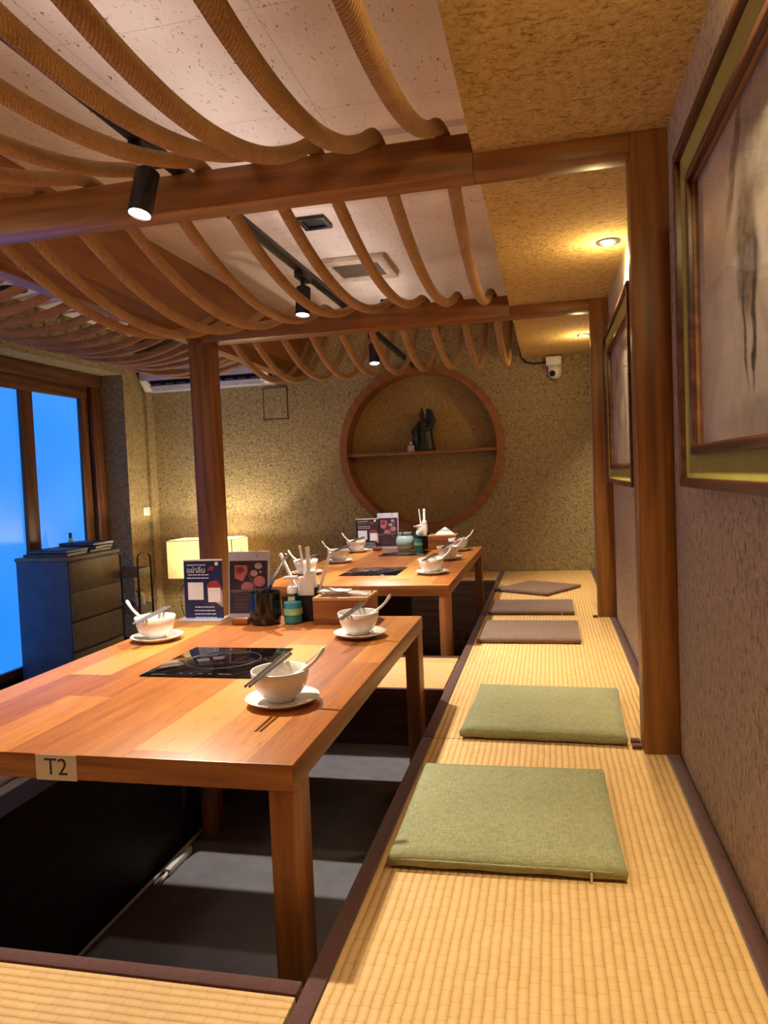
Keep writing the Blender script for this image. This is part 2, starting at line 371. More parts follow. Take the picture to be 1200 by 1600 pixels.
def text(body, size, mat, parent, loc, rot, name='lettering', ext=.0004, align='CENTER'):
    cu = bpy.data.curves.new('t', 'FONT'); cu.body = body; cu.size = size; cu.align_x = align; cu.align_y = 'CENTER'; cu.extrude = ext
    to = bpy.data.objects.new('t', cu); COL.objects.link(to)
    dg = bpy.context.evaluated_depsgraph_get(); me = bpy.data.meshes.new_from_object(to.evaluated_get(dg)); bpy.data.objects.remove(to)
    me.materials.clear(); me.materials.append(mat)
    o = bpy.data.objects.new(name, me); COL.objects.link(o); o.parent = parent; o.location = loc; o.rotation_euler = rot; return o
ORD = ['first', 'second', 'third', 'fourth', 'fifth', 'sixth', 'seventh', 'eighth', 'ninth', 'tenth', 'eleventh', 'twelfth', 'thirteenth', 'fourteenth', 'fifteenth', 'sixteenth', 'seventeenth', 'eighteenth', 'nineteenth', 'twentieth', 'twenty-first', 'twenty-second']

# ------------------------------------------------------------------ dimensions
XW, YW, YB = .354, 6.388, -2.2           # right wall, far wall, wall behind the camera
XL, ZF, ZC = -3.66, -.20, 2.62
ZT = .40                                  # tatami surface
XO, XLP = -.428, -1.48                    # pit edges
Y1, Y1b, Y2, Y2b = 2.256, 2.36, 4.353, 4.49
ZB, ZBT = 2.145, 2.262
ZS = 2.20                                 # right soffit
XPL = -2.22                               # outer face of the side beam

# ------------------------------------------------------------------ room shell
struct('floor', MB().box(-4.2, XW+.1, YB-.1, YW+.3, ZF-.1, ZF), M['concrete'])
struct('ceiling', MB().box(-4.2, XW+.1, YB-.1, YW+.3, ZC, ZC+.1), M['ceil'])
struct('wall_right', MB().box(XW, XW+.1, YB-.1, YW+.3, ZF, ZC), M['plaster_r'])
struct('wall_back', MB().box(-4.2, XW, YB-.1, YB, ZF, ZC), M['plaster_r'])
struct('ceiling_right', MB().box(-.19, XW, YB, YW, ZS, ZC), M['plaster_s'])
struct('trim_1', MB().box(-2.12, -.19, 2.93, 3.58, ZC-.025, ZC), M['gyps'])
w = MB()
w.box(-4.1, XL, YB, 5.95, 2.255, ZC); w.box(-4.1, XL, 5.95, YW, ZF, ZC); w.box(-4.1, XL, YB, 1.0, ZF, 2.255)
struct('wall_left', w, M['plaster_f'])
# far wall with the round opening
CX, CZ, CR, ND = -1.0845, 1.487, .728, .19
def far_wall():
    t = bmesh.new(); x0, x1, z0, z1 = -4.2, XW+.1, ZF, ZC; R = CR-.03
    angs = sorted(set([2*PI*i/96 for i in range(96)]+[math.atan2(z-CZ, x-CX) % (2*PI) for x in (x0, x1) for z in (z0, z1)]))
    A, B, C = [], [], []
    for a in angs:
        c, s_ = math.cos(a), math.sin(a); k = 1e9
        if c > 1e-9: k = min(k, (x1-CX)/c)
        if c < -1e-9: k = min(k, (x0-CX)/c)
        if s_ > 1e-9: k = min(k, (z1-CZ)/s_)
        if s_ < -1e-9: k = min(k, (z0-CZ)/s_)
        A.append(t.verts.new((CX+R*c, YW, CZ+R*s_))); B.append(t.verts.new((CX+k*c, YW, CZ+k*s_))); C.append(t.verts.new((CX+R*c, YW+ND, CZ+R*s_)))
    n = len(angs)
    for i in range(n):
        j = (i+1) % n; t.faces.new((A[i], A[j], B[j], B[i])); t.faces.new((A[i], C[i], C[j], A[j]))
    bk = t.faces.new(C); mi = []
    me = MB(); bk.material_index = 1
    m2 = bpy.data.meshes.new('t'); t.to_mesh(m2); t.free(); me.bm.from_mesh(m2); bpy.data.meshes.remove(m2)
    me.box(-4.2, XW+.1, YW+ND+.005, YW+ND+.1, ZF, ZC, mi=0)
    return me
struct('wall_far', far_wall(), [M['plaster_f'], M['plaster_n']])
# step in the left corner
struct('trim_2', MB().box(XL, XL+.035, YW-.12, YW, ZF, 2.14), M['plaster_f'])

# window
XG = -3.95
wn = thing('window_1', 'tall timber framed window with frosted blue glass', 'window', (XG, 3.5, ZF)); wn['kind'] = 'structure'; del wn['category']
def wpart(name, mb, mat): return part(name, mb, mat, wn, (-XG, -3.5, -ZF))
wpart('window_header', MB().box(XG-.02, -3.86, 1.0, 5.94, 2.145, 2.253, .006), M['wood_d']['Y'])
panes = [(5.086, 5.685), (4.05, 4.945), (3.0, 3.91), (1.95, 2.86), (1.06, 1.81)]
for y0, y1 in panes: wpart('pane', MB().box(XG-.008, XG, y0-.015, y1+.015, -.085, 2.05), M['pane'])
fr = MB()
fr.box(XG-.02, XG+.03, 1.0, 5.94, 2.035, 2.145, .004)
fr.box(XG-.02, XG+.03, 1.0, 5.94, ZF+.07, -.07, .004)
wpart('rail', fr, M['wood_d']['Y'])
for y0, y1 in ((5.685, 5.80), (4.945, 5.086), (3.91, 4.05), (2.86, 3.0), (1.81, 1.95)):
    wpart('stile', MB().box(XG-.02, XG+.028, y0, y1, -.07, 2.035, .004), M['wood_d']['Z'])
wpart('jamb', MB().box(XG-.02, XG+.07, 5.80, 5.94, ZF, 2.145, .004), M['wood_d']['Z'])
struct('baseboard_left', MB().box(XG-.05, XG+.02, 1.0, 5.94, ZF, ZF+.07), M['blackm'])
struct('trim_3', MB().box(-4.12, XG-.03, .95, 6.0, ZF, 2.26), M['blackm'])

# round niche frame
nf = thing('round_niche_shelf', 'large round wooden niche frame with one shelf in the far wall', 'wall niche', (CX, YW, CZ-CR))
t = MB(); R0, R1 = CR, CR-.065
prof = [(R0, 0), (R0, .022), (R1, .022), (R1, -ND+.002), (R1+.03, -ND+.002), (R1+.03, 0)]
tb = bmesh.new(); rg = [[tb.verts.new((r*math.cos(2*PI*i/128), -d, r*math.sin(2*PI*i/128))) for r, d in prof] for i in range(128)]
for i in range(128):
    for k in range(len(prof)): tb.faces.new((rg[i][k], rg[(i+1) % 128][k], rg[(i+1) % 128][(k+1) % 6], rg[i][(k+1) % 6]))
t.merge(tb)
part('frame', t, wood('niche_ring', (150, 96, 52), (138, 86, 44), (120, 70, 34), 'Y', .45, .5), nf, (0, 0, CR))
sz = 1.452-CZ; hw = math.sqrt(R1**2-(sz+.012)**2)-.002
part('shelf', MB().box(-hw, hw, .004, ND-.004, sz-.013, sz+.013, .002), M['wood']['X'], nf, (0, 0, CR))
ZSH = 1.465

# figurine and small bottle on the niche shelf
fg = thing('figurine', 'dark bronze robed figurine on the round niche shelf', 'figurine', (-1.058, 6.475, ZSH))
def folds(a, z): return 1+.07*math.sin(a*9)*max(0, 1-z/.16)+.03*math.sin(a*3+.6)
b = MB().lathe([(0, 0), (.088, 0), (.09, .02), (.08, .03), (.07, .14), (.068, .19), (.064, .235), (.045, .265), (.02, .28), (0, .285)], 48, mod=folds, mat=Matrix.Diagonal((1, .75, 1, 1)))
b.sweep([(-.045, -.03, .24), (-.075, -.05, .18), (-.07, -.06, .11), (-.05, -.065, .06)], [.018, .024, .022, .012], seg=10)
b.sweep([(.04, -.03, .24), (.058, -.055, .2), (.02, -.065, .17)], [.016, .02, .012], seg=10)
part('robed_body', b, M['bronze'], fg, smooth=3.14)
h = MB().lathe([(0, 0), (.014, .004), (.02, .02), (.023, .04), (.021, .06), (.012, .075), (0, .03)], 20, c=(0, 0, 0)); h.box(-.004, .004, -.03, -.02, .03, .042, .002)
h.lathe([(0, .07), (.014, .074), (.012, .09), (.006, .104), (0, .106)], 14)
part('head', h, M['bronze'], fg, (-.015, -.01, .272), smooth=3.14)
fan = [(0, 0, .125), (.035, 0, .17), (.06, 0, .23), (.082, 0, .262), (.066, 0, .29), (.05, 0, .345), (.028, 0, .366), (-.005, 0, .372), (-.012, 0, .3), (-.01, 0, .22)]
part('back_fan', MB().poly([(x+.03, -.01, z) for x, _, z in fan], (0, .022, 0), bev=.004), M['bronze2'], fg)
sb = thing('small_bottle', 'tiny pale square bottle beside the dark figurine in the niche', 'bottle', (-1.178, 6.45, ZSH))
part('body', MB().box(-.03, .03, -.016, .016, 0, .055, .005), plain('pale_pink_glass', (214, 190, 186), .3), sb)
part('cap', MB().lathe([(.008, .052), (.008, .062), (.012, .063), (.012, .085), (0, .087)], 16), M['white'], sb)
cd = solo('candlestick', MB().lathe([(0, 0), (.028, 0), (.028, .008), (.012, .02), (.01, .16), (.02, .17), (.018, .2), (0, .2)], 20), plain('oxblood', (82, 30, 22), .5), 'dark red candlestick behind the tiny bottle in the niche', 'candlestick', (-1.165, 6.52, ZSH))

# access panel
ap = MB(); x0, x1, z0, z1 = -2.522, -2.284, 1.813, 2.108
for a in ((x0, x1, z0, z0+.01), (x0, x1, z1-.01, z1), (x0, x0+.01, z0, z1), (x1-.01, x1, z0, z1)): ap.box(a[0], a[1], YW-.006, YW, a[2], a[3], .001)
app = thing('access_panel', 'square plastered access panel with thin brown outline on far wall', 'access panel', ((x0+x1)/2, YW, z0))
part('outline', ap, M['wood_d']['X'], app, (-(x0+x1)/2, -YW+.001, -z0))
part('panel', MB().box(x0+.01, x1-.01, YW-.004, YW, z0+.01, z1-.01), M['plaster_f'], app, (-(x0+x1)/2, -YW+.001, -z0))

# ------------------------------------------------------------------ timber frame
def post(name, x0, x1, y0, y1, z0, z1, label, m='wood'):
    return solo(name, MB().box(-(x1-x0)/2, (x1-x0)/2, -(y1-y0)/2, (y1-y0)/2, 0, z1-z0, .004), M[m]['Z'], label, 'wooden post', ((x0+x1)/2, (y0+y1)/2, z0))
post('wooden_post', .252, .3535, Y1, Y1b, ZT, ZS, 'square timber post beside the nearer picture, right of the green cushions')
post('wooden_post', .254, .3535, Y2, Y2b-.03, ZT, ZS, 'square timber post by the brown cushions at the right wall')
post('wooden_post', -2.205, -2.062, Y2, Y2b, ZT, ZB, 'square timber post in front of the glowing paper lamp')
def crossbeam(y0, y1, xr, label, cat='wooden beam'):
    t = MB().box(-2.125, -.192, 0, y1-y0, 0, ZBT-ZB, .003); t.box(-.192, xr, 0, y1-y0, 0, ZS-ZB, .003)
    return solo('crossbeam', t, M['wood']['X'], label, cat, (0, y0, ZB), group=None)
crossbeam(Y1, Y1b, .252, 'nearer timber crossbeam passing just behind the largest spotlight')
crossbeam(Y2, Y2b, .254, 'farther timber crossbeam resting on the post before the paper lamp')
crossbeam(.16, .26, .3535, 'timber crossbeam above the camera holding the near rope ends')
sd = thing('side_beam', 'long timber side beam with tall fascia board left of the ropes', 'wooden beam', (XPL, 0, ZB))
part('beam', MB().box(0, .095, YB, YW-.002, 0, ZBT-ZB, .003), M['wood']['Y'], sd)
part('fascia', MB().box(.055, .0935, YB, YW-.002, ZBT-ZB, ZC-ZB), M['fascia'], sd)

# ------------------------------------------------------------------ ropes
def cat_seg(p, q, sag, n):
    out = []
    for i in range(n+1):
        u = i/n; out.append(Vector(p).lerp(Vector(q), u)+Vector((0, 0, -4*sag*u*(1-u))))
    return out
RR = .0225
def smooth_path(pts, it=6):
    for _ in range(it): pts = [pts[0]]+[(pts[i-1]+pts[i]*2+pts[i+1])/4 for i in range(1, len(pts)-1)]+[pts[-1]]
    return pts
low1 = [2.012, 1.985, 1.983, 2.045, 2.075, 2.08, 2.07, 2.09, 2.08, 2.10]
low2 = [2.072, 2.085, 2.10, 2.09, 2.08, 2.062, 2.045, 2.035, 2.03, 2.04]
low3 = [2.03, 2.02, 2.035, 2.03, 2.02, 2.03, 2.02, 2.03, 2.02, 2.03]
ZR = ZBT+RR+.003
for k in range(10):
    x = -.285-.2*k if k < 9 else -2.04
    j = lambda: random.uniform(-.012, .012)
    p = []
    p += [Vector((x, .17, ZR+.004)), Vector((x, .23, ZR+.004))]+cat_seg((x+j(), .282, ZR), (x+j(), Y1-.02, ZR), ZR-low1[k], 150)
    p += [Vector((x, Y1+.03, ZR+.004)), Vector((x, Y1+.075, ZR+.004))]
    p += cat_seg((x+j(), Y1b+.02, ZR), (x+j(), Y2-.02, ZR), ZR-low2[k], 160)
    p += [Vector((x, Y2+.03, ZR+.004)), Vector((x, Y2+.10, ZR+.004))]
    ys, zf = Y2b+.03, 2.57
    n = 150; bb = (.275-(low3[k]-ZR)/.487)/.513; aa = .275-bb
    for i in range(n+1):
        u = i/n; p.append(Vector((x+.015*math.sin(u*3), ys+(YW-.004-ys)*u, ZR+aa*u+bb*u*u)))
    p = smooth_path(p, 3)
    solo('rope', MB().sweep(p, RR, seg=14, up=(1, 0, 0), lobes=1, depth=0), M['rope'],
         'thick twisted tan rope looped over the beams, %s from the plaster soffit' % ORD[k], 'rope', group='ropes over the tables', smooth=3.14)
for k in range(19):
    y = 6.02-.195*k
    p = cat_seg((-2.166, y+random.uniform(-.02, .02), 2.47), (XL+.001, y+random.uniform(-.04, .04), 2.385), (.205 if k < 2 else .235)+random.uniform(-.02, .02), 120)
    solo('rope', MB().sweep(p, .024, seg=12, up=(0, 1, 0), lobes=1, depth=0), M['rope_c'],
         'brown rope sagging above the window aisle, %s from the air conditioner' % ORD[k], 'rope', group='ropes above the window aisle', smooth=3.14)

# ------------------------------------------------------------------ track lights
XT = -1.15
t1 = thing('light_track', 'black ceiling light track lying on the crossbeams between ropes', 'light track', (XT, .21, ZBT))
part('rail', MB().box(-.02, .02, 0, Y2+.06-.21, .001, .033, .002), M['black'], t1)
part('slot', MB().box(-.008, .008, .05, Y2-.25, .0005, .004), M['blackm'], t1)
t2 = thing('light_track', 'short black light track reaching the far wall above the niche', 'light track', (XT-.012, Y2+.118, ZBT))
ang = math.atan2(-.075, YW-.01-(Y2+.118))
part('rail', MB().box(-.018, .018, 0, (YW-.02-(Y2+.118))/math.cos(ang), .001, .031, .002), M['black'], t2, rot=(ang, 0, -.028))
def spotlight(y, top, aim, energy, label):
    # aim: tilt about X (positive tips the beam towards the camera) and about Y
    t = thing('track_spotlight', label, 'spotlight', (XT, y, top))
    part('adapter', MB().box(-.022, .022, -.07, .07, -.03, .001, .003), M['black'], t)
    part('stem', MB().sweep([(0, 0, -.03), (0, 0, -.07)], .013, seg=14), M['black'], t)
    h = part('housing', MB().lathe([(0, .005), (.03, .005), (.036, 0), (.036, -.135), (.033, -.137), (.031, -.128), (0, -.128)], 32), M['black'], t, (0, 0, -.068), (aim[0], aim[1], 0))
    part('lens', MB().lathe([(0, -.1325), (.03, -.1325), (.03, -.129), (0, -.129)], 32), M['led'], h)
    l = bpy.data.lights.new('spot', 'SPOT'); l.energy = energy; l.color = (1, .90, .77); l.spot_size = math.radians(98); l.spot_blend = .6; l.shadow_soft_size = .022
    lo = bpy.data.objects.new('spot', l); COL.objects.link(lo)
    R = Matrix.Rotation(aim[1], 4, 'Y') if False else Matrix()
    from mathutils import Euler
    e = Euler((aim[0], aim[1], 0)); d = e.to_matrix() @ Vector((0, 0, -1))
    lo.location = Vector((XT, y, top-.068))+d*.15; lo.rotation_euler = d.to_track_quat('-Z', 'Y').to_euler()
spotlight(2.07, ZBT, (-.24, .12), 170, 'nearest black track spotlight, large and lit in front of the crossbeam')
spotlight(3.52, ZBT, (-.16, .02), 190, 'black track spotlight hanging among the ropes before the farther beam')
spotlight(5.02, ZBT-.03, (-.22, -.05), 110, 'farthest black track spotlight, lit above the round niche')

# ceiling fittings
v = thing('ceiling_vent', 'square beige ceiling vent with slatted grille between ropes', 'vent', (-1.155, 4.72, ZC))
g = MB()
for a in ((-.21, .21, -.24, -.15), (-.21, .21, .15, .24), (-.21, -.15, -.15, .15), (.15, .21, -.15, .15)): g.box(a[0], a[1], a[2], a[3], -.03, -.001, .004)
part('frame', g, M['vent'], v)
g = MB().box(-.15, .15, -.15, .15, -.006, -.001)
for i in range(12): g.box(-.15, .15, -.145+.0255*i, -.132+.0255*i, -.022, -.006)
part('grille', g, M['ventd'], v)
for x, y, lab in ((-1.17, 3.82, 'black square recessed ceiling lamp in front of the vent'), (-1.15, 5.72, 'small black square recessed lamp behind the ceiling vent')):
    q = thing('recessed_lamp', lab, 'ceiling lamp', (x, y, ZC))
    g = MB()
    for a in ((-.075, .075, -.085, -.06), (-.075, .075, .06, .085), (-.075, -.05, -.06, .06), (.05, .075, -.06, .06)): g.box(a[0], a[1], a[2], a[3], -.02, -.001, .002)
    part('frame', g, M['black'], q); part('baffle', MB().box(-.05, .05, -.06, .06, -.006, -.001), M['blackm'], q)
q = thing('recessed_lamp', 'black round recessed lamp above the window aisle ropes', 'ceiling lamp', (-3.478, 4.385, ZC))
part('frame', MB().lathe([(.05, -.001), (.09, -.001), (.09, -.012), (.06, -.014), (.05, -.004)], 32), M['black'], q)
part('baffle', MB().lathe([(0, -.001), (.052, -.001), (.052, -.004), (0, -.004)], 32), M['blackm'], q)
def downlight(y, label, en, glow):
    q = thing('downlight', label, 'downlight', (.274, y, ZS))
    part('ring', MB().lathe([(.03, -.001), (.05, -.001), (.049, -.006), (.034, -.009), (.03, -.004)], 32), M['black'], q)
    part('lens', MB().lathe([(0, -.001), (.031, -.001), (.028, -.006), (0, -.006)], 32), M['led_y'], q)
    l = bpy.data.lights.new('downlight', 'SPOT'); l.energy = en; l.color = (1, .84, .55); l.spot_size = math.radians(120); l.spot_blend = .8; l.shadow_soft_size = .025
    g_ = bpy.data.lights.new('downlight_glow', 'POINT'); g_.energy = glow; g_.color = (1, .76, .34); g_.shadow_soft_size = .03
    go = bpy.data.objects.new('downlight_glow', g_); COL.objects.link(go); go.location = (.262, y, ZS-.06)
    lo = bpy.data.objects.new('downlight', l); COL.objects.link(lo); lo.location = (.268, y, ZS-.018); lo.rotation_euler = Vector((.55, 0, -1)).to_track_quat('-Z', 'Y').to_euler()
downlight(3.295, 'nearer lit recessed downlight in the plaster soffit', 150, 5.5)
downlight(5.488, 'farther lit recessed downlight near the security camera', 130, 5)
downlight(1.10, 'recessed downlight above the nearer picture', 120, 7)

# ------------------------------------------------------------------ platforms, mats
ZM = ZT-.03
def platform(name, x0, x1, y0, y1, zb, label, m='pit'):
    return solo('seating_platform', MB().box(x0, x1, y0, y1, zb, ZM, .002), M[m], label, 'platform', (0, 0, 0))
platform('p', XO+.005, XW-.002, YB+.002, YW-.002, ZF, 'dark wooden seating platform under the mats along the right wall')
platform('p', XLP-.72, XLP, YB+.002, YW-.002, ZF, 'shade-darkened wooden seating platform left of the tables', 'pit_shade')
platform('p', XLP+.001, XO, YB+.002, 1.148, ZF, 'dark wooden platform under the mat nearest the camera')
platform('p', XLP+.0003, XO+.0045, 2.856, 3.395, .17, 'dark wooden bridge seat between the two tables')
platform('p', XLP+.001, XO, 5.82, YW-.002, ZF, 'dark wooden platform behind the back table')
def mat(x0, x1, y0, y1, rib, edges, label, bw=.036, tabs=False):
    cx, cy = (x0+x1)/2, (y0+y1)/2
    t = thing('tatami_mat', label, 'tatami mat', (cx, cy, ZM))
    a = [x0+(bw if 'l' in edges else .001), x1-(bw if 'r' in edges else .001), y0+(bw if 'n' in edges else .001), y1-(bw if 'f' in edges else .001)]
    part('woven_mat', MB().box(a[0]-cx, a[1]-cx, a[2]-cy, a[3]-cy, .0, ZT-ZM, .004), M['tatami_x' if rib == 'X' else 'tatami_y'], t)
    for e in edges:
        q = {'l': (x0, a[0], y0, y1), 'r': (a[1], x1, y0, y1), 'n': (x0, x1, y0, a[2]), 'f': (x0, x1, a[3], y1)}[e]
        part('border', MB().box(q[0]-cx+.0005, q[1]-cx-.0005, q[2]-cy+.001, q[3]-cy-.001, -.004 if e in 'lnf' and False else .0, ZT-ZM+.003, .0045), M['border'], t, label='brown cloth border')
    return t
m1 = mat(XO, XW-.002, YB+.01, 2.33, 'X', 'lr', 'long tatami mat nearest the camera under the large green cushion')
m2 = mat(XO, XW-.002, 2.332, 4.375, 'X', 'lr', 'tatami mat along right wall between the two right-hand posts')
m3 = mat(XO, XW-.002, 4.377, YW-.004, 'X', 'lr', 'farthest tatami mat along right wall under two brown cushions')
for m_, y, yy in ((m1, 2.31, 2.33), (m2, 2.355, 2.33), (m2, 4.35, 4.37)):
    o = m_.location
    part('corner_tab', MB().box(.222-o.x, .25-o.x, y-.018-o.y, y+.008-o.y, ZT-ZM, ZT-ZM+.012, .003), M['border'], m_)
mat(XLP-.72, XO-.004, YB+.01, 1.15, 'Y', 'f', 'tatami mat crossing the bottom left foreground')
mat(XLP+.004, XO-.004, 2.853, 3.397, 'Y', 'nf', 'short tatami mat on the bridge seat between the two tables', .024)
mat(XLP+.004, XO-.004, 5.818, YW-.004, 'Y', 'n', 'tatami mat behind the back table at the far wall')
mat(XLP-.72, XLP-.15, 1.154, YW-.004, 'X', 'lr', 'tatami mat on the left platform behind the tables')
# power cable along the pit floor
solo('power_cable', MB().sweep([(XLP+.02, 1.2, ZF+.008), (XLP+.015, 2.0, ZF+.008), (XLP+.02, 2.8, ZF+.008)], .006, seg=8), M['white'], 'thin white power cable along the left edge of the pit floor', 'cable')
plug = solo('power_plug', MB().box(-.012, .012, -.09, .09, 0, .028, .006).sweep([(0, -.09, .012), (0, -.15, .008)], .007, seg=8), M['white'], 'white inline plug lying on the pit floor at its left edge', 'plug', (XLP+.05, 2.52, ZF))
solo('power_cable', MB().sweep(smooth_path([Vector(p) for p in [(-.47, 2.857, .17), (-.472, 2.845, .03), (-.475, 2.835, -.06), (-.47, 2.81, -.16), (-.455, 2.74, ZF+.007), (-.437, 2.62, ZF+.007)]], 1), .006, seg=8), M['blackm'], 'black cable hanging from the bridge seat into the pit', 'cable')

# ------------------------------------------------------------------ cushions
def cushion(cx, cy, w, d, rot, colour, label, zipper=False, h=.045):
    t = bmesh.new(); n = 20; T, B = [], []
    def shape(u, v):
        sx = 1-.012*(1-abs(v))*0; pu = max(abs(u), abs(v))
        z = h*(.72+.28*(1-pu**6))
        k = 1-.014*math.cos(v*PI/2)*(abs(u) > .99)-.0
        return u*w/2*(1+.012*abs(v)**4), v*d/2*(1+.012*abs(u)**4), z
    us = [-1+2*i/n for i in range(n+1)]
    T = [[t.verts.new(shape(u, v)) for v in us] for u in us]
    bm = MB()
    for i in range(n):
        for j2 in range(n): t.faces.new((T[i][j2], T[i+1][j2], T[i+1][j2+1], T[i][j2+1]))
    ring = [T[i][0] for i in range(n+1)]+[T[n][j2] for j2 in range(1, n+1)]+[T[i][n] for i in range(n-1, -1, -1)]+[T[0][j2] for j2 in range(n-1, 0, -1)]
    prev = ring
    for zz, off in ((h*.45, .006), (h*.12, .003), (0, -.006)):
        cur = []
        for v in ring:
            p = v.co; L_ = max(abs(p.x)/(w/2), abs(p.y)/(d/2), 1e-6)
            cur.append(t.verts.new((p.x*(1+off*2/w), p.y*(1+off*2/d), zz+.0015*math.sin(p.x*40+p.y*33))))
        for i in range(len(ring)):
            k = (i+1) % len(ring); t.faces.new((prev[i], prev[k], cur[k], cur[i]))
        prev = cur
    t.faces.new(prev)
    r = thing('seat_cushion', label, 'cushion', (cx, cy, ZT+.0025), (0, 0, rot))
    part('pad', bm.merge(t), M[colour], r, smooth=3.14)
    if zipper:
        part('zipper', MB().box(-w*.46, w*.46, -d/2-.0085, -d/2-.003, h*.38, h*.50, .001), M[colour], r)
        part('zipper_pull', MB().box(w*.36, w*.372, -d/2-.014, -d/2-.009, -.002, .024, .002), M['steel'], r, label='small metal zipper pull')
    return r
cushion(-.122, 1.785, .485, .50, .02, 'green', 'light green square cushion nearest the camera on the mat', True)
cushion(-.038, 2.575, .50, .50, -.035, 'green', 'darker green square cushion beside the nearer right post')
cushion(-.122, 3.895, .49, .45, 0, 'brown', 'brown square cushion nearest of the three brown ones', h=.034)
cushion(-.128, 4.61, .49, .40, .0, 'brown', 'brown square cushion in the middle of three brown ones', True, h=.03)
cushion(-.10, 5.37, .42, .44, -.55, 'brown', 'brown cushion turned askew, farthest along the right mat', h=.03)

# ------------------------------------------------------------------ tables
ZTT = .7056; TH = .054; XTL, XTR = -1.500, -.496
def table(y0, y1, label, sign=False):
    t = thing('dining_table', label, 'table', ((XTL+XTR)/2, (y0+y1)/2, ZF)); hx, hy, H = (XTR-XTL)/2, (y1-y0)/2, ZTT-ZF
    top = MB().box(-hx, hx, -hy, hy, H-TH, H, .003)
    top.bm.normal_update()
    for f in top.bm.faces: f.material_index = 0 if f.normal.z > .7 else (2 if abs(f.normal.x) > .7 else 1)
    part('tabletop', top, [M['tablewood'], M['tableedge']['X'], M['tableedge']['Y']], t)
    for sx in (-1, 1):
        for sy in (-1, 1):
            xx = (hx-.002)*sx if sx > 0 else -(hx-.075)
            part('leg', MB().box(min(xx, xx-.052*sx), max(xx, xx-.052*sx), min(sy*(hy-.002), sy*(hy-.098)), max(sy*(hy-.002), sy*(hy-.098)), 0, H-TH+.001, .003), M['tableedge']['Z'], t)
    if sign:
        s = part('number_label', MB().box(-.048, .048, -.0012, 0, -.027, .027), M['beige'], t, (-1.014-(XTL+XTR)/2, -hy-.0003, H-.028), label='white paper label reading T2')
        text('T2', .05, M['ink'], s, (0, -.0014, 0), (PI/2, 0, 0))
    return t
table(1.317, 2.809, 'large wooden dining table in front carrying the T2 label', True)
table(3.60, 5.497, 'wooden dining table at the back near the round niche')
def hob(x0, x1, y0, y1, label):
    t = thing('induction_hob', label, 'induction hob', ((x0+x1)/2, (y0+y1)/2, ZTT)); hx, hy = (x1-x0)/2, (y1-y0)/2
    part('glass_plate', MB().box(-hx, hx, -hy, hy, .0002, .004, .0015), M['hob'], t)
    r = bmesh.new(); n = 64
    mk = MB()
    for cx, cy, R in ((.0, .02, .115),):
        p = [(cx+R*math.cos(2*PI*i/n), cy+R*.95*math.sin(2*PI*i/n), .0042) for i in range(n+1)]
        mk.sweep(p, .0008, .0003, seg=6, cap=False)
    for i in range(5): mk.box(-.06+.03*i, -.05+.03*i, -hy+.025, -hy+.032, .004, .0045)
    mk.box(.07, .1, -hy+.024, -hy+.03, .004, .0045); mk.box(-hx+.03, -hx+.075, -hy+.012, -hy+.018, .004, .0045)
    part('markings', mk, M['hobline'], t)
hob(-1.168, -.824, 1.895, 2.245, 'black glass induction hob set in the front table')
hob(-1.167, -.836, 3.965, 4.305, 'black glass hob nearer the front end of the back table')
hob(-1.165, -.838, 4.945, 5.265, 'black glass hob beside the pale pot on the back table')

# ------------------------------------------------------------------ place settings
BH = .076
bowl_me = MB().lathe([(0, .004), (.028, .004), (.029, 0), (.034, 0), (.036, .008), (.05, .018), (.062, .036), (.069, .058), (.0715, BH), (.070, BH+.0015), (.068, BH), (.0655, .058), (.058, .037), (.046, .02), (.03, .011), (0, .009)], 48).make('bowl', M['porc'], 3.14)
plate_me = MB().lathe([(0, .003), (.05, .003), (.051, 0), (.056, 0), (.058, .004), (.078, .010), (.0905, .017), (.0915, .0185), (.0905, .0195), (.077, .0135), (.056, .0085), (0, .008)], 56).make('plate', M['porc'], 3.14)
def spoon_mesh():
    p = [(-.058, 0, .052), (-.05, 0, .036), (-.035, 0, .030), (-.015, 0, .032), (.01, 0, .042), (.03, 0, .057), (.055, 0, .073), (.08, 0, .088), (.1, 0, .106), (.113, 0, .124), (.117, 0, .132)]
    w = [.006, .017, .022, .022, .016, .010, .007, .006, .0055, .008, .005]
    h = [.003, .006, .007, .007, .006, .005, .0045, .0045, .0045, .006, .004]
    pts = []; W = []; H = []
    for i in range(len(p)-1):
        for s in range(4):
            u = s/4; pts.append(Vector(p[i]).lerp(Vector(p[i+1]), u)); W.append(w[i]*(1-u)+w[i+1]*u); H.append(h[i]*(1-u)+h[i+1]*u)
    pts.append(Vector(p[-1])); W.append(w[-1]); H.append(h[-1])
    return MB().sweep(smooth_path(pts, 3), W, H, seg=14).make('soup_spoon', M['porc'], 3.14)
spoon_me = spoon_mesh()
stick_me = MB().sweep([(-.135, 0, 0), (0, 0, 0), (.135, 0, 0)], [.0036, .0046, .0058], seg=4).make('chopstick', M['stick'], None)
def inst(name, me, label, cat, loc, rot, group):
    o = bpy.data.objects.new(name, me); COL.objects.link(o); o.location = loc; o.rotation_euler = rot; return tag(o, label, cat, group)
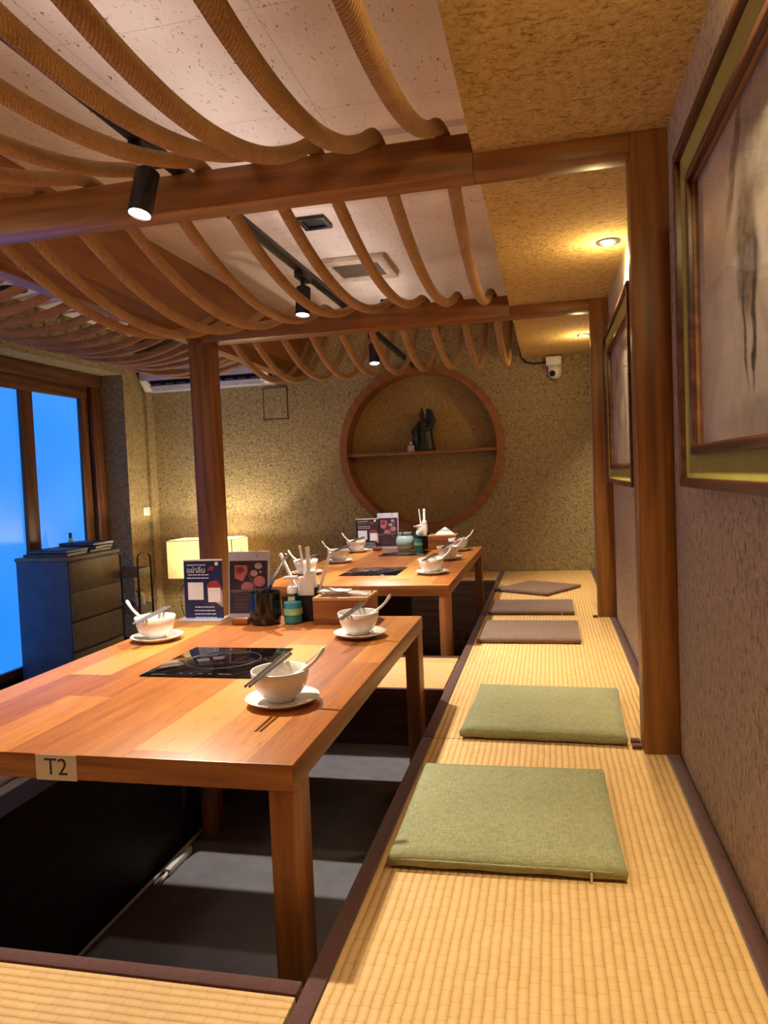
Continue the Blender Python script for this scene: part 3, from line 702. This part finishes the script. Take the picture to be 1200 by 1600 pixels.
def setting(x, y, where, sdir, cdir, coff, ctilt=0, sticks=True):
    z = ZTT+.0003
    inst('plate', plate_me, 'round white saucer '+where, 'plate', (x, y, z), (0, 0, 0), 'saucers on the tables')
    inst('bowl', bowl_me, 'white porcelain bowl '+where, 'bowl', (x-.004, y, z+.0087), (0, 0, 0), 'bowls on the tables')
    zb = z+.0087
    inst('soup_spoon', spoon_me, 'white soup spoon in bowl '+where, 'spoon', (x-.004, y-.012, zb), (0, 0, sdir), 'soup spoons in the bowls')
    if sticks:
        d = Vector((math.cos(cdir), math.sin(cdir), 0)); nrm = Vector((-d.y, d.x, 0))
        for s in (-1, 1):
            c = Vector((x+coff[0], y+coff[1], zb+BH+.0060+abs(math.sin(ctilt))*.07))+nrm*(.0066*s)
            inst('chopstick', stick_me, 'grey chopstick laid across bowl '+where, 'chopstick', c, (0, -ctilt, cdir+.012*s), 'chopsticks across bowls')
setting(-.654, 1.690, 'nearest the camera on the front table', .05, 1.58, (-.02, -.03), .03)
setting(-.650, 2.440, 'beside the tissue box on the front table', .35, 1.53, (-.018, -.02), .03)
setting(-1.375, 2.360, 'beside the blue menu stand on front table', PI-.2, 1.66, (-.005, -.02), .03)
setting(-.645, 4.020, 'front one along back table right edge', .3, 1.45, (-.01, 0), .03)
setting(-.640, 4.690, 'middle one along back table right edge', .45, 1.5, (-.01, 0), .03)
setting(-.640, 5.235, 'beside the tissue box on the back table', .4, 1.5, (0, .0), .03)
setting(-1.385, 4.060, 'front one along back table left edge', PI-.3, 1.5, (0, 0), .03)
setting(-1.350, 4.620, 'middle one along back table left edge', PI-.25, 1.5, (.02, 0), .03)
setting(-1.400, 5.270, 'beside the dark menu card on back table', PI-.3, 1.5, (.01, 0), .03)

# ------------------------------------------------------------------ table caddies
def flat(pts, d=.0006): return MB().poly([(x, 0, z) for x, z in pts], (0, -d, 0))
def rect(x0, x1, z0, z1, d=.0006): return flat([(x0, z0), (x1, z0), (x1, z1), (x0, z1)], d)
def disc(cx, cz, rx, rz=None, n=20, jit=0): 
    rz = rz or rx; return flat([(cx+rx*math.cos(2*PI*i/n)*(1+jit*math.sin(i*2.3)), cz+rz*math.sin(2*PI*i/n)*(1+jit*math.cos(i*1.7))) for i in range(n)], .0004)
def lines(mb, x0, x1, z, n, dz, h=.0035):
    for i in range(n):
        x = x0+random.uniform(0, .01)
        while x < x1-.012:
            w_ = random.uniform(.006, .02); mb.poly([(x, 0, z-i*dz), (min(x+w_, x1), 0, z-i*dz), (min(x+w_, x1), 0, z-i*dz+h), (x, 0, z-i*dz+h)], (0, -.0004, 0)); x += w_+.003
    return mb
def menu_stand(x, y, w, h, back, label, rot, thai):
    t = thing('menu_stand', label, 'menu', (x, y, ZTT), (0, 0, rot))
    part('base', MB().box(-w/2-.01, w/2+.01, -.05, .03, .0003, .006, .002), M['lilac'], t)
    c = part('card', MB().box(-w/2, w/2, -.002, .002, .006, h, .001), M[back], t, rot=(-.03, 0, 0))
    part('top_edge', MB().box(-w/2-.001, w/2+.001, -.003, .003, h-.005, h+.001), M['white'], c)
    f = -.0022
    if thai: text('อย่าลืม', .03, M['white_t'], c, (-w*.18, f-.0004, h*.82), (PI/2, 0, 0))
    else: part('heading', lines(MB(), -w*.4, -w*.02, h*.82, 1, .01, .012), M['gold'], c, (0, f, 0))
    part('red_word', lines(lines(MB(), w*.12, w*.36, h*.84, 1, .01, .012), w*.13, w*.34, h*.815, 1, .01, .008), M['rose'], c, (0, f, 0))
    part('print_lines', lines(lines(lines(MB(), -w*.42, w*.08, h*.905, 1, .01), -w*.42, w*.2, h*.74, 2, .013), -w*.25, w*.35, h*.2, 4, .014), M['white_t'], c, (0, f, 0), kind='stuff')
    part('white_square', rect(-w*.4, -.0, h*.33, h*.62), M['white_t'], c, (0, f, 0), label='blank white square')
    part('food_photo', disc(w*.28, h*.52, w*.19, h*.13, jit=.08), M['rose'], c, (0, f, 0))
    ph = part('phone_print', rect(w*.12, w*.44, h*.29, h*.53), M['white_t'], c, (0, f-.0006, 0))
    part('phone_image', rect(w*.16, w*.24, h*.43, h*.48), M['char'], ph, (0, -.0007, 0)) if False else None
    part('hand_print', flat([(w*.30, h*.29), (w*.5, h*.2), (w*.5, h*.5), (w*.44, h*.5), (w*.44, h*.29)]), M['pale'], c, (0, f, 0))
    part('corner_mark', disc(w*.36, h*.93, .008), M['white_t'], c, (0, f, 0))
    return t
menu_stand(-1.376, 2.735, .168, .242, 'navy', 'blue acrylic menu stand with a white square on front table', .0, True)
menu_stand(-1.357, 5.425, .176, .235, 'char', 'dark menu stand with a white square on back table', .0, False)
def flip_menu(x, y, w, h, label, rot):
    t = thing('flip_menu', label, 'menu', (x, y, ZTT), (0, 0, rot))
    c = part('board', MB().box(-w/2, w/2, -.003, .003, .0005, h, .002), M['lilac'], t, rot=(-.10, 0, 0))
    part('back_leg', MB().box(-w/2, w/2, -.002, .002, .0005, h*.97, .002), M['lilac'], t, (0, .033, 0), rot=(.03, 0, 0))
    p = part('poster', rect(-w*.46, w*.46, h*.07, h*.86), M['plum'], c, (0, -.0032, 0))
    f = -.0008
    part('meat_print', flat([(-w*.34, h*.6), (-w*.14, h*.55), (-w*.02, h*.7), (-w*.03, h*.79), (-w*.34, h*.8)]), M['pink'], p, (0, f, 0))
    part('meat_print', disc(-w*.2, h*.72, w*.1, h*.05, jit=.2), M['rose'], p, (0, f-.0006, 0))
    for cx, cz, r in ((.13, .67, .09), (.29, .69, .03), (.24, .78, .09)): part('dish_print', disc(w*cx, h*cz, w*r, w*r*.8), M['pale'], p, (0, f, 0))
    part('dish_print', disc(w*.26, h*.55, w*.14, w*.12), M['pink'], p, (0, f, 0))
    part('dish_print', disc(-w*.03, h*.47, w*.15, w*.11), M['pink'], p, (0, f, 0))
    part('chopstick_print', MB().poly([(-w*.02, 0, h*.66), (0, 0, h*.67), (w*.3, 0, h*.3), (w*.27, 0, h*.29)], (0, -.0003, 0)), M['dgrey'], p, (0, f-.0006, 0))
    part('print_lines', lines(lines(MB(), -w*.38, w*.1, h*.36, 3, .012, .002), -w*.38, w*.3, h*.2, 2, .012, .002), M['dgrey'], p, (0, f, 0), kind='stuff')
    part('grey_band', flat([(-w*.44, h*.38), (-.0, h*.40), (w*.2, h*.38), (w*.44, h*.42), (w*.44, h*.44), (-w*.44, h*.42)]), M['dgrey'], p, (0, f, 0))
    for sx in (-.25, .2):
        part('ring', MB().sweep([(w*sx, .016+.022*math.cos(a), h-.012+.022*math.sin(a)) for a in [2*PI*i/20 for i in range(21)]], .0013, seg=6, up=(1, 0, 0), cap=False), M['steel'], c)
flip_menu(-1.196, 2.765, .178, .268, 'pale flip menu with a dark food poster behind the black cup', .0)
flip_menu(-1.205, 5.462, .165, .272, 'dark food flip menu behind the pale pot on back table', .0)

# wooden call button blocks
def button(x, y, label, col):
    t = thing('call_block', label, 'wooden block', (x, y, ZTT))
    part('block', MB().box(-.032, .032, -.018, .018, .0003, .028, .006), M['tableedge']['X'], t)
    part('end_cap', MB().box(-.035 if col else .0315, -.0315 if col else .035, -.014, .014, .003, .025, .003), M['bluelit_side_and_cap'] if col else M['gold'], t)
button(-1.172, 2.635, 'small reddish wooden block left of the black cup', True)
button(-1.262, 5.335, 'small orange wooden block before the back menu card', False)

# black cup with tongs
t = thing('utensil_cup', 'glossy black ceramic cup holding tongs on the front table', 'cup', (-1.08, 2.655, ZTT))
part('cup', MB().lathe([(0, .0003), (.05, .0003), (.056, .006), (.061, .04), (.061, .03), (.059, .122), (.057, .124), (.055, .12), (.056, .05), (.05, .012), (0, .01)], 40), M['blackg'], t)
tg = thing('tongs', 'steel tongs leaning in the glossy black cup', 'tongs', (-1.08, 2.655, ZTT))
for s in (-1, 1):
    part('arm', MB().sweep([(-.03, .0, .016), (0, .008*s, .09), (.04, .012*s, .175), (.078, .009*s, .238), (.092, .002*s, .262)], [.004, .006, .007, .008, .007], [.0025]*5, seg=8), M['steel'], tg)
part('pivot', MB().box(.086, .1, -.009, .009, .25, .27, .004), M['steel'], tg)

def sanitizer(x, y, label, gel, k=1.0):
    t = thing('sanitizer_bottle', label, 'bottle', (x, y, ZTT))
    part('bottle', MB().lathe([(0, .0003), (.033*k, .0003), (.036*k, .006), (.036*k, .095), (.032*k, .108), (.018*k, .116), (.016*k, .122), (0, .122)], 32), M['bottle'], t)
    part('gel', MB().lathe([(0, .003), (.031*k, .003), (.034*k, .008), (.034*k, .082), (0, .082)], 32), gel, t)
    part('label', MB().lathe([(.0364*k, .036), (.0364*k, .06), (.0362*k, .06), (.0362*k, .036)], 32), M['gellabel'], t)
    part('collar', MB().lathe([(0, .116), (.019*k, .116), (.019*k, .136), (.014*k, .142), (0, .142)], 24), M['white'], t)
    p = MB().lathe([(0, .14), (.005, .14), (.005, .17), (0, .17)], 12); p.box(-.012, .026, -.009, .009, .168, .182, .004); p.box(-.03, -.01, -.006, .006, .17, .18, .003)
    part('pump', p, M['white'], t, rot=(0, 0, .4))
sanitizer(-.972, 2.665, 'clear pump bottle of blue gel beside the black cup', M['gel'])
sanitizer(-.945, 5.315, 'blue gel pump bottle beside the pale pot on back table', M['gel'], .85)

def holder(x, y, label, h, w):
    t = thing('chopstick_holder', label, 'holder', (x, y, ZTT)); p = MB()
    for a in ((-w, w, -w, -w+.004), (-w, w, w-.004, w), (-w, -w+.004, -w, w), (w-.004, w, -w, w)): p.box(a[0], a[1], a[2], a[3], .0003, h, .001)
    p.box(-w, w, -w, w, .0003, .006)
    part('box', p, M['blackm'], t); return t
holder(-.932, 2.745, 'square black holder of paper-wrapped chopsticks on front table', .13, .044)
holder(-.918, 5.40, 'square black holder behind blue bottle on back table', .13, .036)
def wrapper(base, tip, label, w=.010):
    b0, t0 = Vector(base), Vector(tip); d = t0-b0; n = d.length
    q = d.to_track_quat('Z', 'Y').to_euler()
    o = MB().box(-w, w, -.004, .004, 0, n, .0025); o.box(-w*1.05, w*1.05, -.0045, .0045, n-.018, n-.006, .001)
    solo('chopstick_packet', o, M['paper'], label, 'chopstick packet', base, q, 'paper-wrapped chopsticks in holders')
z0 = ZTT+.008
wrapper((-.945, 2.745, z0+.03), (-1.040, 2.735, z0+.255), 'white chopstick packet leaning furthest left in front holder', .0125)
wrapper((-.928, 2.755, z0), (-.962, 2.745, z0+.283), 'white chopstick packet standing tallest in the front holder', .010)
wrapper((-.920, 2.73, z0), (-.930, 2.745, z0+.278), 'thin white chopstick packet upright mid front holder', .008)
wrapper((-.912, 2.74, z0+.03), (-.834, 2.735, z0+.255), 'white chopstick packet leaning right in front holder', .010)
wrapper((-.922, 5.40, z0), (-.946, 5.40, z0+.29), 'white chopstick packet at left in back table holder', .012)
wrapper((-.912, 5.385, z0), (-.908, 5.40, z0+.29), 'white chopstick packet at right in back table holder', .009)
def paper_cup(x, y, label, z, w, h):
    solo('paper_sleeve', MB().poly([(-w, -w*.8, 0), (w, -w*.8, 0), (w, w*.8, 0), (-w, w*.8, 0)], (0, 0, h*.75), bev=.004).poly([(-w*.2, -w*.75, h*.7), (w*1.0, -w*.75, h*.7), (w*.9, -w*.75, h), (w*.1, -w*.75, h*1.02)], (0, w*1.4, 0), bev=.003), M['paper'], label, 'paper sleeve', (x, y, z))
paper_cup(-.928, 2.722, 'bunched white paper packets in the front black holder', ZTT+.10, .033, .095)
paper_cup(-.922, 5.372, 'bunched white paper packets in the back black holder', ZTT+.10, .036, .11)

def tissue_box(x0, x1, y0, y1, h, label, name='tissue_box'):
    t = thing(name, label, 'tissue box', ((x0+x1)/2, (y0+y1)/2, ZTT)); hx, hy = (x1-x0)/2, (y1-y0)/2
    part('body', MB().box(-hx, hx, -hy, hy, .0003, h-.012, .002), M['box_wood'], t)
    l = MB()
    for a in ((-hx-.001, hx+.001, -hy-.001, -.02), (-hx-.001, hx+.001, .02, hy+.001), (-hx-.001, -hx*.75, -.02, .02), (hx*.75, hx+.001, -.02, .02)): l.box(a[0], a[1], a[2], a[3], h-.012, h, .0015)
    part('lid', l, M['box_top_lit'], t)
tissue_box(-.880, -.668, 2.63, 2.80, .103, 'plain wooden tissue box with folded napkin on front table')
n = bmesh.new(); G = []
for i in range(15):
    row = []
    for k in range(9):
        u, v_ = i/14, k/8; row.append(n.verts.new((-.095+.19*u, -.05+.10*v_+.02*(u-.5), .006+.012*math.sin(u*5+.6)*math.sin(v_*3)+.008*(1-u)+.003*math.sin(u*17+v_*9))))
    G.append(row)
for i in range(14):
    for k in range(8): n.faces.new((G[i][k], G[i+1][k], G[i+1][k+1], G[i][k+1]))
bmesh.ops.solidify(n, geom=n.faces[:], thickness=.006)
nk = MB().merge(n); nk.box(-.085, .03, -.047, .0, .016, .022, .003)
solo('napkin', nk, M['paper'], 'crumpled white napkin lying on the front tissue box', 'napkin', (-.772, 2.70, ZTT+.104), (0, 0, -.05), smooth=3.14)
tissue_box(-.877, -.668, 5.33, 5.475, .105, 'wooden tissue box with pointed tissue on the back table')
ts = bmesh.new(); A = [ts.verts.new(p) for p in [(-.078, -.02, 0), (.07, -.02, 0), (.035, -.005, .03), (0, 0, .056), (-.04, -.005, .03), (-.078, .02, 0), (.07, .02, 0)]]
for f in ((0, 1, 2), (0, 2, 4), (4, 2, 3), (5, 4, 0), (6, 2, 1), (5, 6, 2), (5, 2, 4)): ts.faces.new([A[i] for i in f])
solo('tissue', MB().merge(ts), M['paper'], 'white pointed tissue sticking up from back tissue box', 'tissue', (-.757, 5.4025, ZTT+.1055))
# celadon pot
t = thing('lidless_pot', 'pale celadon round pot with a spoon on back table', 'pot', (-1.058, 5.385, ZTT))
part('pot', MB().lathe([(0, .0003), (.045, .0003), (.055, .01), (.068, .04), (.069, .065), (.06, .095), (.048, .104), (.047, .112), (.052, .118), (.052, .126), (.047, .127), (.044, .11), (.05, .09), (.06, .06), (.05, .015), (0, .01)], 40), M['celadon'], t)
solo('ladle', MB().sweep([(-1.05, 5.375, ZTT+.02), (-1.062, 5.345, ZTT+.09), (-1.067, 5.33, ZTT+.148)], [.01, .006, .007], [.004, .004, .005], seg=10), M['grey'], 'grey ladle handle leaning out of the pale pot', 'ladle')

# ------------------------------------------------------------------ left side furniture
t = thing('chest_of_drawers', 'taupe four-drawer chest with blue-lit side by the window', 'chest of drawers', (-3.62, 5.01, ZF)); H = .965
part('body', MB().box(-.225, .205, -.32, .32, 0, H-.03, .004), M['bluelit_side_and_cap'], t)
part('top', MB().box(-.235, .225, -.325, .325, H-.03, H, .008), M['cab'], t)
for i in range(4):
    zt = H-.04-.222*i
    part('drawer', MB().box(.205, .222, -.312, .312, zt-.21, zt, .006), M['cab'], t)
for i, (x, y, w_, d_, r, zz) in enumerate([(-3.63, 4.86, .36, .26, .05, 0), (-3.62, 5.16, .36, .26, -.06, 0), (-3.62, 4.87, .35, .25, -.04, .024), (-3.61, 5.17, .36, .26, .08, .024), (-3.60, 5.20, .33, .24, -.1, .048)]):
    q = thing('menu_binder', ['dark menu binder lowest at left on the chest', 'dark menu binder lowest at right on the chest', 'dark menu binder upper left on the chest', 'dark menu binder middle right on the chest', 'dark menu binder topmost right on the chest'][i], 'binder', (x, y, ZF+H+.0005+zz), (0, 0, r), 'menu binders on the chest')
    part('cover', MB().box(-w_/2, w_/2, -d_/2, d_/2, 0, .004, .001).box(-w_/2, w_/2, -d_/2, d_/2, .018, .022, .001).box(-w_/2, -w_/2+.004, -d_/2, d_/2, 0, .022, .001), M['leather'], q)
    part('pages', MB().box(-w_/2+.004, w_/2-.004, -d_/2+.004, d_/2-.004, .004, .018), M['dgrey'], q)
t = thing('spray_bottle', 'small white bottle with dark cap at rear of the chest', 'bottle', (-3.80, 5.28, ZF+H+.0005))
part('body', MB().lathe([(0, 0), (.025, 0), (.027, .01), (.027, .03), (.012, .1), (0, .1)], 20), M['white'], t); part('cap', MB().lathe([(0, .098), (.013, .098), (.012, .14), (0, .14)], 16), M['black'], t)

t = thing('utility_trolley', 'black metal trolley with rounded handle beside the chest', 'trolley', (-3.40, 5.46, ZF))
for sx in (.14, -.14):
    pts = [(sx, -.1, .06)]+[(sx, -.1, .06+.1*i) for i in range(1, 9)]
    pts += [(sx, -.1+.05*(1-math.cos(a)), .86+.05*math.sin(a)) for a in [PI/2*i/6 for i in range(7)]]+[(sx, .05+.05*math.sin(a), .86+.05*math.cos(a)) for a in [PI/2*i/6 for i in range(7)]]+[(sx, .1, .86-.1*i) for i in range(1, 9)]
    part('end_frame', MB().sweep(pts, .0085, seg=10, up=(1, 0, 0)), M['black'], t)
for zz in (.12, .42, .72):
    p = MB().box(-.135, .135, -.092, .092, zz, zz+.006, .002)
    for a in ((-.138, .138, -.095, -.09), (-.138, .138, .09, .095), (-.138, -.133, -.095, .095), (.133, .138, -.095, .095)): p.box(a[0], a[1], a[2], a[3], zz, zz+.07, .002)
    part('tray', p, M['grey'] if zz > .3 else M['black'], t)
for sx in (.14, -.14):
    for sy in (-.1, .1): part('caster', MB().lathe([(0, -.01), (.028, -.01), (.028, .01), (0, .01)], 20, mat=Matrix.Rotation(PI/2, 4, 'X')).sweep([(0, 0, .02), (0, 0, .04)], .007, seg=8), M['black'], t, (sx, sy, .0285))
t = thing('spray_bottle', 'white trigger spray bottle on the black trolley tray', 'spray bottle', (-3.31, 5.46, ZF+.4265))
part('bottle', MB().lathe([(0, 0), (.036, 0), (.038, .01), (.038, .1), (.03, .14), (.014, .165), (0, .165)], 24), M['white'], t)
part('trigger', MB().box(-.014, .014, -.05, .03, .165, .19, .005).box(-.006, .006, -.04, -.03, .12, .168, .003), plain('trigger_yellow', (150, 130, 60), .5), t)

# paper floor lamp
t = thing('paper_lamp', 'glowing rectangular paper floor lamp behind the left post', 'lamp', (-2.945, 5.985, ZF))
w_, d_, zb, zt = .305, .175, .645, .975
s = MB()
for a in ((-w_, w_, -d_, -d_+.004), (-w_, w_, d_-.004, d_), (-w_, -w_+.004, -d_, d_), (w_-.004, w_, -d_, d_)): s.box(a[0], a[1], a[2], a[3], zb, zt)
part('shade', s, M['shade'], t, smooth=None)
e = MB()
for zz in (zb, zt):
    e.sweep([(-w_, -d_, zz), (w_, -d_, zz)], .003, seg=6).sweep([(-w_, d_, zz), (w_, d_, zz)], .003, seg=6).sweep([(-w_, -d_, zz), (-w_, d_, zz)], .003, seg=6).sweep([(w_, -d_, zz), (w_, d_, zz)], .003, seg=6)
for sx in (-1, 1):
    for sy in (-1, 1): e.sweep([(sx*w_, sy*d_, zb), (sx*w_, sy*d_, zt)], .003, seg=6)
e.sweep([(-w_, 0, zb+.02), (w_, 0, zb+.02)], .003, seg=6)
part('wire_frame', e, M['gold'], t)
part('pole', MB().sweep([(0, 0, .02), (0, 0, zb+.06)], .012, seg=14), M['black'], t)
part('base', MB().box(-.16, .16, -.12, .12, 0, .022, .006), M['wood_d']['X'], t)
part('bulb', MB().lathe([(0, zb+.06), (.02, zb+.06), (.03, zb+.1), (.034, zb+.13), (.025, zb+.16), (0, zb+.17)], 20), lampmat('warm_bulb', (255, 214, 140), 6), t)
solo('lamp_cord', MB().sweep(smooth_path([Vector(p) for p in [(-2.95, 5.95, .5), (-3.12, 5.83, .44), (-3.16, 5.8, .36), (-3.13, 5.8, .2), (-3.08, 5.8, .05), (-3.06, 5.82, -.19)]], 1), .004, seg=6), M['blackm'], 'thin dark cord hanging below the paper lamp', 'cord')
for zz, en in ((.62, 34), (.78, 13)):
    l = bpy.data.lights.new('lamp_bulb', 'POINT'); l.energy = en; l.color = (1, .84, .60); l.shadow_soft_size = .04
    lo = bpy.data.objects.new('lamp_bulb', l); COL.objects.link(lo); lo.location = (-2.945+.11, 5.985, zz)

# wall switch, air conditioner, camera
t = thing('light_switch', 'white light switch plate on the left corner pillar', 'switch', (XL, 6.215, 1.024))
part('plate', MB().box(.0005, .009, -.055, .055, -.04, .04, .003), M['white'], t); part('rocker', MB().box(.008, .013, -.02, .02, -.02, .02, .002), M['white'], t)
t = thing('air_conditioner', 'white wall air conditioner partly behind the aisle ropes', 'air conditioner', (-3.0, YW, 2.13))
pr = [(0, 0, 0), (0, 0, .30), (0, -.21, .30), (0, -.235, .27), (0, -.235, .085), (0, -.19, .07), (0, -.14, .03), (0, -.13, 0)]
part('body', MB().poly([(-.62, y, z) for _, y, z in pr], (1.24, 0, 0), bev=.006), M['lilac'], t)
part('outlet', MB().poly([(-.53, -.228, .078), (-.53, -.165, .038), (-.53, -.15, .045), (-.53, -.21, .085)], (1.07, 0, 0)), M['blackm'], t)
sl = MB()
for i in range(9): sl.box(-.50+.118*i, -.42+.118*i, -.20, -.19, .046, .072, .001)
part('louver', sl, M['grey'], t)
part('flap', MB().poly([(-.52, -.24, .03), (-.52, -.16, -.002), (-.52, -.158, .006), (-.52, -.236, .038)], (1.05, 0, 0)), plain('grey_lilac', (140, 138, 158), .5), t)
for sx in (-.62, .56): part('end_cap', MB().poly([(sx, -.236, .09), (sx, -.15, .0), (sx, -.12, 0), (sx, -.12, .09)], (.06, 0, 0), bev=.004), M['white'], t)
t = thing('security_camera', 'white security camera on far wall under the plaster soffit', 'security camera', (.068, YW, 2.14))
part('mount', MB().box(-.062, .062, -.10, -.0005, -.028, .045, .006), M['white'], t)
hd = MB().lathe([(0, -.058), (.03, -.054), (.05, -.035), (.056, -.005), (.056, .05), (0, .05)], 28)
h_ = part('head', hd, M['white'], t, (.01, -.06, -.078), (.0, 0, 0), smooth=3.14)
part('lens', MB().lathe([(0, 0), (.024, 0), (.026, .008), (.02, .014), (.012, .011), (0, .013)], 24, mat=Matrix.Translation((-.02, -.045, -.018)) @ Matrix.Rotation(PI/2+.25, 4, 'X') @ Matrix.Rotation(-.35, 4, 'Y')), M['blackg'], h_)
solo('camera_cable', MB().sweep(smooth_path([Vector(p) for p in [(-.215, YW-.012, 2.6), (-.215, YW-.012, 2.27), (-.20, YW-.012, 2.2), (-.165, YW-.012, 2.155), (-.09, YW-.012, 2.14), (.004, YW-.03, 2.15)]], 1), .008, seg=8), M['blackm'], 'black cable curving along far wall to security camera', 'cable')

# ------------------------------------------------------------------ pictures on the right wall
def picture(y0, y1, z0, z1, label, strokes, seed):
    t = thing('framed_picture', label, 'picture', (XW, (y0+y1)/2, z0)); hy, H = (y1-y0)/2, z1-z0
    def ring(o, w, x0, x1, m, nm, bev=.003, lab=None):
        p = MB(); a0, a1, b0, b1 = -hy+o, hy-o, o, H-o
        p.box(x0, x1, a0, a1, b0, b0+w, bev); p.box(x0, x1, a0, a1, b1-w, b1, bev); p.box(x0, x1, a0, a0+w, b0+w, b1-w, bev); p.box(x0, x1, a1-w, a1, b0+w, b1-w, bev)
        part(nm, p, m, t, label=lab)
    ring(0, .022, -.044, -.0005, M['frame_b'], 'outer_frame')
    # sloped yellow green liner
    p = MB(); o, w = .022, .052
    for pts, ext in (([(-.030, 0, o), (-.014, 0, o+w), (-.004, 0, o+w), (-.004, 0, o)], 'b'),):
        a0, a1 = -hy+o, hy-o
        p.poly([(-.030, a0, o), (-.016, a0, o+w), (-.003, a0, o+w), (-.003, a0, o)], (0, a1-a0, 0)); p.poly([(-.030, a0, H-o), (-.016, a0, H-o-w), (-.003, a0, H-o-w), (-.003, a0, H-o)], (0, a1-a0, 0))
        p.poly([(-.030, a0, o), (-.016, a0+w, o), (-.003, a0+w, o), (-.003, a0, o)], (0, 0, H-2*o)); p.poly([(-.030, a1, o), (-.016, a1-w, o), (-.003, a1-w, o), (-.003, a1, o)], (0, 0, H-2*o))
    part('liner', p, M['green_l'], t, smooth=None, label='yellow green liner')
    ring(o+w, .02, -.03, -.001, M['frame_b'], 'inner_frame')
    ring(o+w+.0195, .005, -.018, -.006, M['gold'], 'gold_lip', .001)
    k = o+w+.02
    a = part('painting', MB().box(-.006, -.002, -hy+k, hy-k, k, H-k), artmat('ink_wash_'+str(seed), strokes, seed), t, smooth=None)
    part('glass', MB().poly([(-.0125, -hy+k, k), (-.0125, hy-k, k), (-.0125, hy-k, H-k), (-.0125, -hy+k, H-k)], (.0006, 0, 0)), M['glass'], t, smooth=None)
# strokes are in picture coordinates: y along the wall from the centre, z up from the bottom
st1 = [(.02, .60, .16, .18, .3, .55, (92, 84, 74)), (.10, .42, .09, .14, -.2, .9, (58, 52, 46)), (.06, .30, .016, .16, .1, 1, (40, 36, 34)), (.12, .28, .014, .13, -.15, 1, (48, 44, 40)), (-.16, .42, .16, .1, .1, .7, (70, 64, 58)), (-.28, .27, .016, .16, .05, 1, (44, 40, 38)), (.18, .60, .03, .14, .5, .8, (66, 60, 54)), (-.02, .12, .4, .05, .05, .35, (110, 100, 88))]
picture(.72, 1.915, 1.197, 1.985, 'large framed ink-wash painting on right wall nearest the camera', st1, 1)
st2 = [(.05, .5, .2, .14, .2, .6, (90, 82, 72)), (.2, .32, .02, .16, .1, 1, (44, 40, 38)), (-.1, .32, .02, .16, -.1, 1, (44, 40, 38)), (.25, .55, .06, .1, .5, .8, (66, 60, 54))]
picture(3.0, 4.26, 1.17, 1.962, 'framed ink-wash painting half hidden behind the nearer right post', st2, 2)

# ------------------------------------------------------------------ lights
def area(name, loc, rot, sx, sy, en, col):
    l = bpy.data.lights.new(name, 'AREA'); l.shape = 'RECTANGLE'; l.size = sx; l.size_y = sy; l.energy = en; l.color = col
    o = bpy.data.objects.new(name, l); COL.objects.link(o); o.location = loc; o.rotation_euler = rot; return o
area('room_fill', (-.7, -.9, 1.9), (PI, 0, 0), 1.6, 1.6, 10, (1, .90, .78))  # unseen upward fill added behind the camera to bounce off the ceiling
area('ceiling_fill', (XT, 3.1, ZBT+.06), (PI, 0, 0), .05, 5.2, 6, (1, .86, .78))  # added fill above the track to brighten the ceiling, not a real fixture
area('aisle_fill', (-2.95, 1.0, 1.9), (PI, 0, 0), .8, 1.6, 46, (1, .84, .66))  # added unseen upward fill, brightens the aisle ropes and ceiling
wd = bpy.data.worlds.new('world'); S.world = wd; wd.use_nodes = True
wd.node_tree.nodes['Background'].inputs[0].default_value = (.9, .75, .6, 1); wd.node_tree.nodes['Background'].inputs[1].default_value = .05

# ------------------------------------------------------------------ camera
F, yaw, pitch, roll = 1154.28, -.2209, .0471, -.0418
fw = Vector((math.sin(yaw)*math.cos(pitch), math.cos(yaw)*math.cos(pitch), -math.sin(pitch)))
r = Vector((math.cos(yaw), -math.sin(yaw), 0)); u = r.cross(fw)
c, s = math.cos(roll), math.sin(roll); rx, ux = c*r+s*u, -s*r+c*u
cam = bpy.data.cameras.new('camera'); co = bpy.data.objects.new('camera', cam); COL.objects.link(co)
co.matrix_world = Matrix(((rx.x, ux.x, -fw.x, 0), (rx.y, ux.y, -fw.y, 0), (rx.z, ux.z, -fw.z, 1.25), (0, 0, 0, 1)))
cam.sensor_fit = 'VERTICAL'; cam.sensor_height = 36; cam.lens = F*36/1600; cam.clip_start = .02
S.camera = co
S.view_settings.view_transform = 'Standard'; S.view_settings.look = 'Medium Contrast'; S.view_settings.exposure = .02
S.cycles.max_bounces = 10; S.cycles.diffuse_bounces = 6; S.cycles.transparent_max_bounces = 12
S.cycles.sample_clamp_indirect = 6
